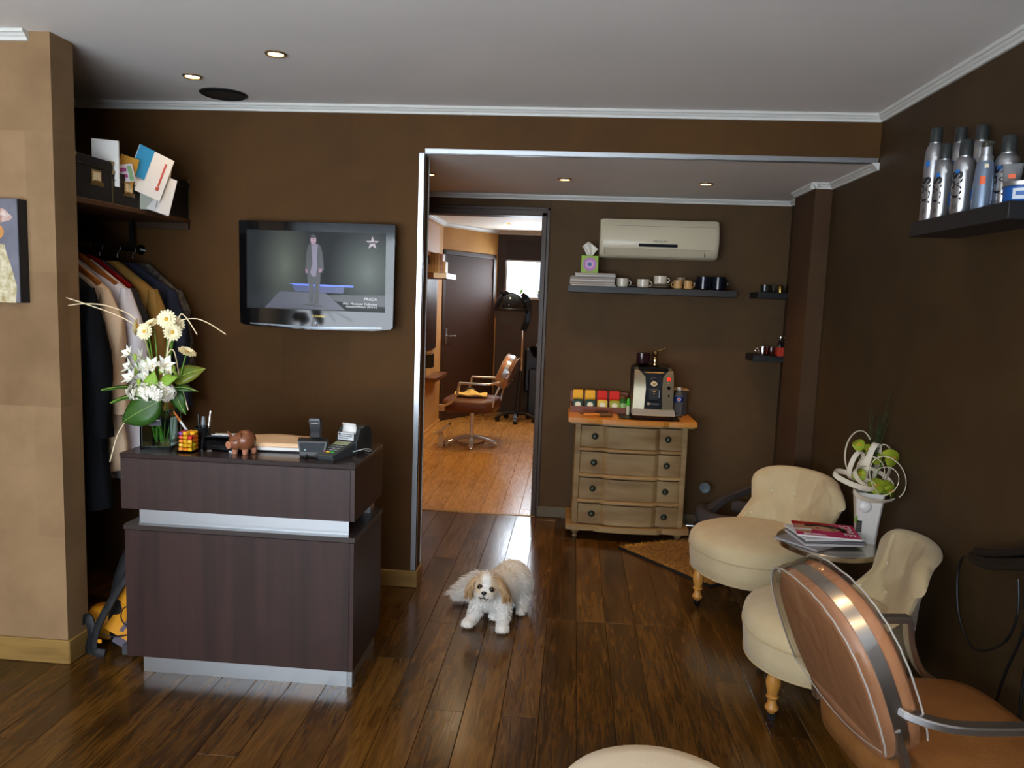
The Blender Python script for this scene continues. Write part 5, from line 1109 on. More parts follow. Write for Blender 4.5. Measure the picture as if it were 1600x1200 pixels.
gz = TZ + .225; X_, Y_, Z_ = Vector((1, 0, 0)), Vector((0, 1, 0)), Vector((0, 0, 1))
loop('flat white willow loop sticking out left over the chair', (GX - .085, GY - .05, gz + .055), (1, -.1, -.25), (-.2, .9, .45), .085, .045, .02)
loop('white willow loop hanging over the front rim of the vase', (GX + .02, GY - .045, gz + .015), (1, .1, .04), (0, .5, .55), .105, .055, .018, pi, 2 * pi)
loop('white willow loop in the middle of the vase, tallest upright', (GX - .0, GY, gz + .11), (.75, .7, 0), (.1, -.1, 1), .046, .105, .02)
loop('white willow loop leaning right in the middle of the vase', (GX + .03, GY - .01, gz + .11), (.75, -.7, .1), (.2, .1, 1), .046, .10, .02)
loop('big white willow loop on the right of the vase', (GX + .012, GY - .15, gz + .095), (.85, -.35, .2), (-.25, .2, 1), .066, .09, .022, -1.2, 3.9)
loop('small white willow loop on the left of the vase', (GX - .075, GY - .03, gz + .115), (.8, .6, .1), (.1, -.2, 1), .042, .065, .016)
loop('thin white willow loop high on the left', (GX - .055, GY + .01, gz + .16), (1, .2, .1), (.0, .1, 1), .062, .10, .006, .6, 4.6)
loop('white willow loop crossing low in front of the greens', (GX - .005, GY - .055, gz + .06), (1, 0, -.45), (.3, .5, .6), .09, .05, .018, .2, 4.4)
loop('thin white willow loop on the right behind the big one', (GX + .015, GY - .11, gz + .07), (.8, -.3, .1), (.1, .1, 1), .055, .06, .008, -2, 2.4)
loop('white willow loop round the centre front of the vase', (GX - .02, GY - .05, gz + .10), (.85, -.5, -.1), (.2, .3, 1), .055, .06, .016, -.4, 3.4)
clm = M('lime_spathe', (166, 178, 50), .5, noise=(18, (130, 150, 34), .7)); spx = M('orange_spadix', (226, 150, 40), .5)
def anth(lb, p, nrm, r=.03):
    t = thing('anthurium', lb, 'flower', p, group='lime green anthuriums in the white vase'); A = Vector(nrm).normalized().to_track_quat('Z', 'Y').to_matrix(); b = B(); n = 18
    c = b.v((0, 0, 0)); ids = []
    for k in range(n):
        a = 2 * pi * k / n; rr = r * (1 + .28 * cos(a)) * (1 - .35 * exp(-((a - pi) ** 2) / .08)); ids.append(b.v(A @ Vector((rr * cos(a), rr * sin(a), .012 * sin(2 * a + .5) + .006))))
    for k in range(n): b.face(c, ids[k], ids[(k + 1) % n])
    o = b.o('spathe', clm, t, 60); md = o.modifiers.new('t', 'SOLIDIFY'); md.thickness = .001
    B().cyl((0, 0, 0), A @ Vector((r * .75, 0, r * .55)), .0032, .0022, 8).o('spadix', spx, t)
    B().tube(bez((0, 0, 0), A @ Vector((0, 0, -.04)), (Vector((GX, GY, gz)) - Vector(p)) * .6, Vector((GX, GY, gz - .02)) - Vector(p), 8), .002, 5).o('stem', stm, t)
anth('lime anthurium high on the left of the white vase', (GX - .075, GY - .01, gz + .20), (-.2, -.6, .5), .026)
anth('lime anthurium below the high left one', (GX - .04, GY - .02, gz + .185), (.5, -.7, .2), .022)
anth('big lime anthurium on the right of the white vase', (GX + .028, GY - .09, gz + .165), (.2, -.95, .3), .036)
anth('lime anthurium low on the left of the white vase', (GX - .07, GY - .04, gz + .075), (-.4, -.7, .5), .028)
anth('lime anthurium at the front rim, left', (GX - .01, GY - .06, gz + .035), (-.1, -.8, .6), .034)
anth('lime anthurium at the front rim, middle', (GX + .03, GY - .065, gz + .03), (.2, -.8, .5), .032)
anth('lime anthurium at the front rim, right with orange spadix', (GX + .038, GY - .11, gz + .025), (.5, -.7, .4), .026)
anth('lime anthurium deep in the middle of the loops', (GX + .01, GY + .01, gz + .14), (0, -.8, .6), .026)
t = thing('asparagus_fern', 'feathery dark green fern rising behind the white loops', 'fern', (GX, GY + .01, gz))
b = B(); r = random.Random(9)
for s in range(9):
    tip = Vector((r.uniform(-.06, .065), r.uniform(-.03, .03), r.uniform(.25, .37))) if s else Vector((.055, 0, .42)); L_ = [tip * q + Vector((0, 0, .03 * sin(q * 3))) for q in [k / 14 for k in range(15)]]
    b.tube(L_, .0011, 4)
    for p in L_[4:]:
        for k in range(11):
            a = r.uniform(0, 6.28); d = Vector((cos(a), sin(a), r.uniform(.2, 1.1))).normalized() * r.uniform(.015, .04); s2 = Vector((-sin(a), cos(a), 0)) * .0006
            if (Vector(p) + d).x + GX > XR - .005: d.x = -abs(d.x)
            b.poly([p - s2, p + s2, p + d])
b.o('fronds', M('fern_green', (44, 66, 28), .7), t, 0)

# ------------------------------------------------------------------ salon chairs
def cover_mat():
    m = bpy.data.materials.new('clear_plastic_cover'); m.use_nodes = True; nt = m.node_tree; N = nt.nodes; L = nt.links; N.remove(N['Principled BSDF'])
    tr = N.new('ShaderNodeBsdfTransparent'); tr.inputs[0].default_value = (.93, .93, .92, 1); gl = N.new('ShaderNodeBsdfGlossy'); gl.inputs['Roughness'].default_value = .08
    lw = N.new('ShaderNodeLayerWeight'); lw.inputs['Blend'].default_value = .5; pw = N.new('ShaderNodeMath'); pw.operation = 'POWER'; pw.inputs[1].default_value = 3.5; mx = N.new('ShaderNodeMixShader')
    tc = N.new('ShaderNodeTexCoord'); nz = N.new('ShaderNodeTexNoise'); nz.inputs['Scale'].default_value = 9; nz.inputs['Detail'].default_value = 2; nz.inputs['Distortion'].default_value = .6
    bp = N.new('ShaderNodeBump'); bp.inputs['Strength'].default_value = .35; bp.inputs['Distance'].default_value = .02
    L.new(tc.outputs['Object'], nz.inputs['Vector']); L.new(nz.outputs['Fac'], bp.inputs['Height']); L.new(bp.outputs['Normal'], gl.inputs['Normal']); L.new(bp.outputs['Normal'], lw.inputs['Normal'])
    ad = N.new('ShaderNodeMath'); ad.operation = 'MULTIPLY_ADD'; ad.inputs[1].default_value = .75; ad.inputs[2].default_value = .09; L.new(lw.outputs['Facing'], pw.inputs[0]); L.new(pw.outputs[0], ad.inputs[0]); L.new(ad.outputs[0], mx.inputs[0]); L.new(tr.outputs[0], mx.inputs[1]); L.new(gl.outputs[0], mx.inputs[2]); L.new(mx.outputs[0], N['Material Output'].inputs['Surface'])
    return m
covm = cover_mat(); plast_edge = M('plastic_seam', (200, 196, 188), .2, trans=.4)
bright = M('polished_aluminium', (222, 222, 224), .22, 1)
chair_metal = M('chair_steel', (214, 214, 216), .3, 1); pad_m = M('brown_back_leather', (168, 118, 84), .35, bump=(90, .1)); pad_f = M('peach_front_leather', (190, 132, 92), .38, bump=(90, .1))
def salon_chair(lb, loc, rz, zs, k=1.0, W=.505, Hh=.454, dz=0, lw=.03, seat_m=None):
    """seat centre over the origin, facing +x"""
    t = thing('salon_chair', lb, 'chair', loc, rz, group='brown salon chairs with plastic covered backs'); t.scale = (k, k, k)
    tilt = .376; C = Vector((-.30 - dz * .39, 0, zs + .196 + dz)); n_ = Vector((cos(tilt), 0, sin(tilt))); u_ = Vector((0, 1, 0)); v_ = n_.cross(u_)
    e = 2 / 2.6; N_ = 64
    def dr(kk, off, grow=0, a0=0, a1=2 * pi, n=N_, close=True):
        out = []
        for i in range(n if close else n + 1):
            a = a0 + (a1 - a0) * i / n; ca, sa = cos(a), sin(a)
            ex = (1 if ca > 0 else -1) * abs(ca) ** e; ez = (1 if sa > 0 else -1) * abs(sa) ** e
            out.append(C + n_ * off + u_ * ex * (W / 2 * kk + grow) + v_ * ez * (Hh / 2 * kk + grow))
        return out
    B().loft([dr(.02, -.050), dr(.5, -.050), dr(.8, -.047), dr(.93, -.041), dr(.985, -.03), dr(.99, -.018), dr(.9, -.018)]).o('back_pad', pad_m, t, 60)
    B().loft([dr(.9, .014), dr(.99, .014), dr(.995, .042), dr(.95, .053), dr(.8, .057), dr(.5, .055), dr(.02, .050)]).o('front_pad', pad_f, t, 60)
    B().loft([dr(1, -.019, -.012), dr(1, -.019, .003), dr(1, .015, .003), dr(1, .015, -.012)], loop=True).o('back_frame', chair_metal, t, 30)
    # clear plastic cover over the upper part of the back, with welded seams
    a0, a1 = R(-24), R(204)
    rg = [dr(.02, -.0575), dr(.6, -.0575)]
    def cr(kk, off, grow): return dr(kk, off, grow, a0, a1, 56, False)
    bm_ = B()
    prof = [(.985, -.056, .004), (1, -.052, .009), (1, -.03, .012), (1, .03, .012), (1, .054, .009), (.985, .058, .004)]
    bm_.loft([cr(*p) for p in prof], closed=False, caps=False)
    for off in (-.056, .058):          # flat faces: strips from the rim down to the lower hem
        rim = cr(.985, off, .004); m_ = len(rim) // 2
        for i in range(m_):
            A1, A2, B1, B2 = rim[i], rim[i + 1], rim[-1 - i], rim[-2 - i]
            sub = 6
            R1 = [bm_.v(A1.lerp(B1, q / sub)) for q in range(sub + 1)]; R2 = [bm_.v(A2.lerp(B2, q / sub)) for q in range(sub + 1)]
            for q in range(sub): bm_.face(R1[q], R1[q + 1], R2[q + 1], R2[q])
    bm_.o('plastic_cover', covm, t, 50)
    for off, gr in ((-.052, .010), (.054, .010)): B().tube([p + Vector((0, 0, .0012 * sin(i * 1.9))) for i, p in enumerate(cr(1, off, gr))], .0024, 6).o('cover_seam', plast_edge, t)
    rim = cr(.985, -.056, .004); B().tube([rim[0].lerp(rim[-1], q / 20) - v_ * .05 * sin(pi * q / 20) for q in range(21)], .0016, 6).o('cover_hem', plast_edge, t)
    # arms: flat steel bars, forward from the back, then curving down to the seat front
    for s_ in (-1, 1):
        y0, y1 = s_ * (W / 2 - .015), s_ * .30
        z = zs + .165
        P = crom([(-.285, y0, z + .02), (-.26, y0 + s_ * .02, z + .008), (-.20, s_ * .285, z), (-.12, y1, z), (.07, y1, z)], 7) 
        B().bar(P, .036, .02).o('armrest', chair_metal, t, 40)
        P2_ = crom([(.055, y1, z - .0), (.068, y1, z - .012), (.085, y1, z - .09), (.135, y1, z - .175), (.245, y1 - s_ * .02, z - .235)], 7)
        B().bar(P2_, .036, .02, (1, 0, .3)).o('arm_support', chair_metal, t, 40)
        B().box(.20, y1 - s_ * .035, zs - .10, .26, y1 + s_ * .0, zs - .04, .004).o('arm_plate', chair_metal, t, 0)
        P3 = crom([(-.285, y0, zs + .13), (-.25, s_ * .235, zs + .04), (-.235, s_ * .235, zs - .05)], 7)
        B().bar(P3, .036, .014, (1, 0, .2)).o('back_support', chair_metal, t, 40)
    def sr(kk, z): return [((.255 if cos(a) > 0 else .25) * kk * (abs(cos(a)) ** .4) * (1 if cos(a) > 0 else -1), .275 * kk * (abs(sin(a)) ** .4) * (1 if sin(a) > 0 else -1), z) for a in [2 * pi * i / 48 for i in range(48)]]
    B().loft([sr(.9, zs - .115), sr(.97, zs - .105), sr(1, zs - .06), sr(.99, zs - .02), sr(.95, zs - .004), sr(.8, zs + .004), sr(.4, zs + .008), sr(.02, zs + .008)]).o('seat', seat_m or leather, t, 60)
    B().lathe([(.034, zs - .125), (.034, zs - .115), (.06, zs - .114)], 20).cyl((0, 0, .05), (0, 0, zs - .115), .021).o('column', bright, t)
    b = B()
    for q in range(5):
        a = 2 * pi * q / 5 + .5; d = Vector((cos(a), sin(a), 0)); lg = B().bar(crom([d * .01 + Vector((0, 0, .075)), d * .10 + Vector((0, 0, .07)), d * .19 + Vector((0, 0, .05)), d * .25 + Vector((0, 0, .026))], 5), lw, .026).o('leg', bright, t)
        B().lathe([(.016, 0), (.018, .012), (.012, .028)], 12, d * .24).o('glide', chrome, lg)
    B().lathe([(.03, .05), (.034, .07), (.024, .095)], 18).o('hub', chrome, t)
    return t
salon_chair('brown salon chair with a plastic covered back in the foreground', (1.036, 2.04, 0), R(8.5), .43)

t = thing('white_stool', 'round white stool seat at the bottom edge in the foreground', 'stool', (.218, 1.51, 0))
B().lathe([(.16, .435), (.20, .44), (.217, .46), (.22, .48), (.21, .495), (.17, .503), (.08, .507), (.001, .508)], 48).o('seat', M('white_leather', (214, 206, 186), .4, bump=(150, .06)), t, 60)
B().lathe([(.15, .42), (.2, .425), (.2, .438), (.15, .44)], 40).o('seat_ring', chrome, t)
B().lathe([(.021, .05), (.021, .42)], 18).o('column', chrome, t)
for q in range(5):
    a = 2 * pi * q / 5; d = Vector((cos(a), sin(a), 0)); lg = B().bar(crom([d * .01 + Vector((0, 0, .085)), d * .12 + Vector((0, 0, .078)), d * .22 + Vector((0, 0, .06))], 5), .032, .022).o('leg', chrome, t)
    c = d * .21; B().cyl(c + Vector((-d.y, d.x, 0)) * -.012 + Vector((0, 0, .026)), c + Vector((-d.y, d.x, 0)) * .012 + Vector((0, 0, .026)), .026).o('caster', cast_m, lg)

# ------------------------------------------------------------------ shelf with hair products on the right wall
t = thing('product_shelf', 'black floating shelf with silver hair products on the right wall', 'shelf', (1.215, 2.33, 1.80))
B().box(0, 0, 0, .18, .655, .052, .002).o('board', shelf_black, t, 0)
PZ = 1.8525
can_m = M('can_aluminium', (176, 178, 182), .3, .85); capm = M('can_cap', (52, 56, 56), .3, .2); blu = M('can_blue', (40, 110, 190), .4); cblk = M('can_black', (20, 22, 26), .4)
def cyl_text(s, size, r, ang0, z0, m, parent, nm='lettering'):
    """vertical lettering wrapped round a can, read from bottom to top"""
    cu = bpy.data.curves.new(nm, 'FONT'); cu.body = s; cu.size = size; cu.extrude = 0; cu.offset = .0022
    o = bpy.data.objects.new(nm, cu); COL.objects.link(o); dg = bpy.context.evaluated_depsgraph_get()
    me = bpy.data.meshes.new_from_object(o.evaluated_get(dg)); bpy.data.objects.remove(o)
    for v in me.vertices:
        a = ang0 - v.co.y / r; v.co = ((r + .0006) * cos(a), (r + .0006) * sin(a), z0 + v.co.x)
    me.materials.clear(); me.materials.append(m); return link(nm, me, parent)
def patch(nm, r, a0, a1, z0, z1, m, parent):
    b = B(); n = 8; b.loft([[((r + .0006) * cos(a0 + (a1 - a0) * k / n), (r + .0006) * sin(a0 + (a1 - a0) * k / n), z) for k in range(n + 1)] for z in (z0, z1)], closed=False, caps=False); b.o(nm, m, parent)
def can(lb, x, y, r, h, cap=.055, txt=True, lab=None):
    t = thing('spray_can', lb, 'spray can', (x, y, PZ), group='silver hairspray cans on the product shelf')
    hb = h - cap
    B().lathe([(r * .94, 0), (r, .004), (r, hb * .86), (r * .96, hb * .91), (r * .82, hb * .96), (r * .62, hb * .99), (r * .6, hb)], 32).o('can', can_m, t)
    B().lathe([(r * .63, hb), (r * .64, hb + .003), (r * .62, h - .006), (r * .5, h), (.001, h)], 28).o('cap', capm, t)
    B().lathe([(r * .66, hb - .001), (r * .66, hb + .003), (r * .6, hb + .003)], 28, caps=False).o('cap_ring', satin, t)
    if txt:
        cyl_text('KMS', .05, r, R(236), hb * .22, cblk, t); patch('blue_square', r, R(196), R(222), hb * .70, hb * .77, blu, t)
        for k in range(4): patch('small_print', r, R(198), R(220), hb * (.09 + .02 * k), hb * (.097 + .02 * k), cblk, t)
    patch('price_label', r, R(238), R(262), hb * .82 - .012, hb * .82, paper, t)
    if lab: patch('blue_strip', r, R(290), R(305), hb * .22, hb * .42, blu, t)
can('tall silver spray can at the far left end of the product shelf', 1.262, 2.942, .0315, .33)
can('short silver spray can in front, second from the left', 1.248, 2.825, .0295, .252, lab=True)
can('tall silver spray can behind, between the two short ones', 1.338, 2.925, .0315, .33)
can('short silver spray can in front, third from the left', 1.252, 2.69, .0325, .238, lab=True)
can('tall silver spray can behind the pump bottle', 1.335, 2.77, .0325, .305)
can('medium silver spray can behind the blue tub', 1.312, 2.55, .0335, .225)
t = thing('pump_bottle', 'blue grey pump spray bottle with an orange mark on the product shelf', 'bottle', (1.255, 2.565, PZ))
r_ = .0295
B().lathe([(r_ * .9, 0), (r_, .004), (r_ * .98, .08), (r_ * .86, .13), (r_ * .72, .148)], 28).o('bottle', M('blue_grey_plastic', (120, 136, 158), .3, .5), t)
B().lathe([(r_ * .7, .148), (r_ * .7, .163), (r_ * .55, .165), (r_ * .55, .19)], 24).o('collar', can_m, t)
B().box(-.012, -.016, .19, .012, .014, .21, .004).box(-.008, -.03, .196, .008, -.01, .206, .003).o('pump_head', M('smoked_clear', (90, 92, 84), .1, trans=.5), t)
patch('orange_mark', r_, R(222), R(252), .075, .1, M('orange_print', (226, 90, 30), .4), t); patch('price_label', r_, R(240), R(262), .125, .137, M('cream_label', (220, 210, 180), .5), t)
for i, (y, x, lb) in enumerate(((2.435, 1.27, 'grey hair cream tube standing behind the blue tub, left'), (2.37, 1.30, 'grey hair cream tube standing behind the blue tub, right'))):
    t = thing('cream_tube', lb, 'tube', (x, y, PZ), R(-25), group='grey cream tubes on the product shelf')
    B().loft([[(.018 * cos(a), .018 * sin(a), z) for a in [2 * pi * k / 20 for k in range(20)]] for z in (0, .02)]).o('cap', capm, t)
    B().loft([[((.019 + (.008 * q)) * cos(a), (.019 * (1 - q) + .001) * sin(a), .02 + .10 * q) for a in [2 * pi * k / 20 for k in range(20)]] for q in (0, .3, .7, 1)]).o('tube', M('tube_grey', (120, 122, 124), .35, .4), t, 60)
    B().box(-.010, -.0165, .075, .008, -.010, .088).o('orange_mark', M('orange_print', (226, 90, 30), .4), t, 0); B().box(-.010, -.0185, .05, .008, -.012, .066).o('white_label', paper, t, 0)
t = thing('gel_tub', 'round blue tub with a silver lid at the near end of the product shelf', 'tub', (1.268, 2.375, PZ))
B().lathe([(.042, 0), (.045, .004), (.045, .042), (.043, .044)], 32).o('tub', M('tub_blue', (26, 80, 150), .25), t)
B().lathe([(.047, .044), (.048, .046), (.048, .056), (.046, .058), (.001, .058)], 32).o('lid', can_m, t)
patch('label', .045, R(215), R(275), .006, .036, M('tub_label', (196, 206, 214), .4), t); patch('label_print', .0455, R(225), R(262), .016, .028, M('tub_print', (40, 90, 160), .4), t)

# ------------------------------------------------------------------ hair straightener, wall socket and cables on the right wall
t = thing('hair_straightener', 'black hair straightener held on the right wall with a looped cord', 'hair straightener', (1.335, 2.34, .80))
bk = M('straightener_black', (6, 7, 9), .45)
B().bar(crom([(-.0, .19, -.055), (.0, .10, -.045), (.0, .0, -.012), (0, -.12, .03), (.0, -.24, .07)], 6), .05, .036).o('arm', bk, t, 40)
B().bar(crom([(-.0, .17, -.030), (.0, .10, -.012), (.0, .0, .022), (0, -.12, .07), (.0, -.24, .12)], 6), .046, .024).o('arm', bk, t, 40)
B().bar(crom([(.0, .05, -.03), (.0, .0, .0), (0, -.1, .036)], 4), .03, .006).o('chrome_edge', chrome, t, 40)
B().tube(crom([(0, .19, -.052), (0, .235, -.07), (0, .275, -.085), (0, .295, -.16), (.0, .26, -.28), (0, .17, -.345), (0, .08, -.32), (0, -.02, -.24), (.0, -.06, -.14), (0, -.045, -.04)], 8), .0045, 8).o('cord', M('cord_rubber', (14, 15, 17), .45), t)
B().box(.01, -.26, .0, .06, -.2, .06, .004).o('wall_holder', chrome, t, 0)
t = thing('wall_socket', 'black double wall socket with plugged cables low on the right wall', 'socket', (XR, 2.27, .66))
B().box(-.035, -.05, 0, 0, .04, .11, .005).o('socket_box', M('socket_black', (8, 9, 10), .5), t, 0)
for i, (y, ye) in enumerate(((.02, .16), (-.02, -.02))): B().tube(crom([(-.025, y, .0), (-.03, y + .01, -.08), (-.028, (y + ye) / 2 + .02, -.28), (-.03, ye, -.55), (-.035, ye + .02, -.64)], 6), .0045, 8).o('cable', M('cord_rubber', (14, 15, 17), .45), t)

# ------------------------------------------------------------------ back room
bright = M('pale_steel', (215, 215, 212), .3, .7)
XL = -1.58
bc = salon_chair('brown salon chair on a chrome star base in the back room', (-1.0, 7.74, 0), pi - .06, .455, 1.08, .44, .31, dz=.062, lw=.042, seat_m=M('dark_seat_leather', (92, 52, 28), .42, bump=(120, .1)))
t = thing('foot_rest', 'chrome T shaped footrest in front of the back room salon chair', 'footrest', (-1.29, 7.56, 0))
B().box(-.025, -.02, 0, .025, .02, .15, .003).o('post', bright, t, 0)
B().bar([(-.05, 0, .14), (.0, 0, .165), (.09, 0, .235)], .10, .018, (-.5, 0, 1)).o('tread', bright, t, 0)
B().box(-.03, -.05, 0, .10, .05, .012, .003).o('floor_bar', chrome, t, 0)
b = B(); r = random.Random(4)
def tw(u, v): return (-1.17 + .32 * u, 7.60 + .16 * v + .02 * sin(u * 9), .505 + .03 + .035 * sin(u * 11 + v * 4) * sin(pi * v) * .6 + .03 * sin(pi * v) * sin(pi * u))
b.grid(tw, 26, 14); o = b.o('towel', M('cream_towel', (226, 196, 120), .9, bump=(200, .4)), None, 60); md = o.modifiers.new('t', 'SOLIDIFY'); md.thickness = .018; tag(o, 'crumpled cream towel on the seat of the back room salon chair', 'towel')
o = B().tube(crom([(-1.09, 7.66, .56), (-1.03, 7.66, .595), (-.97, 7.66, .58), (-.96, 7.64, .55)], 6), .007, 8).o('hair_clip', black_soft); tag(o, 'dark curved clip lying on the cream towel', 'clip')
# hood dryer
t = thing('hood_dryer', 'black hood hair dryer on a wheeled stand under the back window', 'hood dryer', (-.66, 9.38, 0))
hood_m = M('hood_black', (18, 22, 28), .12)
def hr(q): return [( -.115 + cos(a) * .20 * sin(q) * (1.0), -.05 + sin(a) * .20 * sin(q), 1.37 + .215 * cos(q)) for a in [2 * pi * k / 36 for k in range(36)]]
B().loft([hr(.05 + 1.5 * k / 10) for k in range(11)]).o('hood', hood_m, t, 60)
b = B(); b.loft([[(-.115 + cos(a) * rr, -.05 + sin(a) * rr, z) for a in [R(150 + 240 * k / 30) for k in range(31)]] for rr, z in ((.19, 1.37), (.185, 1.28), (.17, 1.22))], closed=False, caps=False); o = b.o('visor', M('smoked_visor', (150, 152, 156), .08, trans=.85, ior=1.1), t, 60)
B().lathe([(.202, 1.36), (.206, 1.365), (.206, 1.385), (.2, 1.39)], 36, (-.115, -.05, 0), caps=False).o('rim', black_soft, t)
B().bar(crom([(-.0, .05, 1.56), (.075, .06, 1.50), (.10, .04, 1.36), (.08, .02, 1.22), (.045, .0, 1.12)], 7), .07, .05, (0, -1, .2)).o('arm', hood_m, t, 50)
B().lathe([(.03, -.01), (.05, .0), (.05, .03), (.03, .04)], 20, (-.19, -.10, 1.56)).o('vent_cap', black_soft, t)
B().cyl((.04, 0, .62), (.04, 0, 1.15), .014).o('pole', chrome, t)
B().cyl((.0, 0, .05), (.04, 0, .63), .028, .024).o('lower_pole', black_soft, t)
for q in range(5):
    a = 2 * pi * q / 5 + .95; d = Vector((cos(a), sin(a), 0)); lg = B().bar(crom([d * .01 + Vector((0, 0, .10)), d * .14 + Vector((0, 0, .10)), d * .24 + Vector((0, 0, .06))], 5), .045, .03).o('leg', black_soft, t)
    c = d * .24; B().cyl(c + Vector((-d.y, d.x, 0)) * -.02 + Vector((0, 0, .032)), c + Vector((-d.y, d.x, 0)) * .02 + Vector((0, 0, .032)), .032).o('caster', cast_m, lg)
# wash unit
t = thing('wash_unit', 'black backwash chair unit against the far wall, right of the hood dryer', 'wash chair', (-.36, 9.80, 0))
wb = M('wash_leather', (18, 20, 22), .35)
B().box(-.19, -.10, 0, .2, .2, .62, .02).o('base', wb, t)
B().box(-.26, .12, .3, .22, .26, .88, .03).o('backrest', wb, t)
B().lathe([(.05, .72), (.15, .78), (.2, .88), (.205, .90), (.19, .9), (.14, .82), (.001, .78)], 30, (.0, .03, 0)).o('basin', black_gloss, t)
B().box(-.15, -.105, .28, .15, -.09, .56, .004).o('front_panel', M('wash_panel', (38, 38, 36), .4), t, 0)
B().box(-.10, -.12, .905, .06, -.02, .96, .01).o('white_towel', M('folded_towel', (190, 196, 196), .8), t)
# things on the left wall of the back room
t = thing('wall_mirror', 'tall wall mirror with a dark frame on the left wall of the back room', 'mirror', (XL, 7.3, .92))
B().box(0, 0, 0, .03, 1.32, .98, .004).o('frame', M('mirror_frame', (40, 28, 24), .3), t, 0)
B().box(.03, .06, .06, .033, 1.26, .92).o('mirror_glass', M('mirror_silver', (220, 222, 222), .02, 1), t, 0)
t = thing('wall_panel', 'pale framed panel on the left wall above the mirror', 'panel', (XL, 7.2, 1.93))
B().box(0, 0, 0, .025, 1.55, .36, .003).o('panel', M('pale_panel', (204, 160, 130), .6, noise=(2, (190, 150, 90), .7)), t, 0)
t = thing('wall_ledge', 'small wooden ledge under the mirror in the back room', 'ledge', (XL, 8.1, .585))
B().box(0, 0, 0, .13, .75, .045, .003).o('board', M('ledge_wood', (110, 66, 34), .35, noise=(14, (86, 48, 22), .8), stretch=(1, .1, 1)), t, 0)
t = thing('book_shelf', 'small wooden shelf with product boxes high on the left back room wall', 'shelf', (XL, 8.15, 1.695))
B().box(0, 0, 0, .21, .65, .06, .003).o('board', M('ledge_wood', (110, 66, 34), .35), t, 0)
B().box(.07, -.003, .005, .205, .0, .058).o('white_label', paper, t, 0)
pc = [(196, 160, 110), (180, 140, 100), (200, 168, 120), (226, 206, 176), (214, 184, 190), (222, 204, 170)]
for k in range(6):
    x = .012 + k * .031; h = .215 - .004 * k if k < 5 else .12
    o = B().box(0, 0, 0, .027, .15, h, .002).o('product_box', M('carton_%s' % 'oat fawn wheat shell rose corn'.split()[k], pc[k], .6, noise=(24, (110, 80, 60), .6)), None, 0, loc=(XL + x, 8.165, 1.7555))
    tag(o, 'slim product box on the back room shelf, %s' % ['against the wall', 'second from the wall', 'third from the wall', 'fourth from the wall', 'fifth from the wall, rosy', 'shortest, at the outer end'][k], 'box', 'product boxes on the back room shelf')
t = thing('reflection_standin', 'black square reflection holder with a shiny edge under the mirror', 'standin', (XL, 8.05, .74))  # box added in place of a dark reflected square with a light edge
B().box(0, 0, 0, .09, .14, .15, .005).o('standin', M('reflection_black', (16, 26, 24), .2), t, 0)
B().box(-.0, -.002, .146, .094, .002, .156).o('shiny_edge', chrome, t, 0)

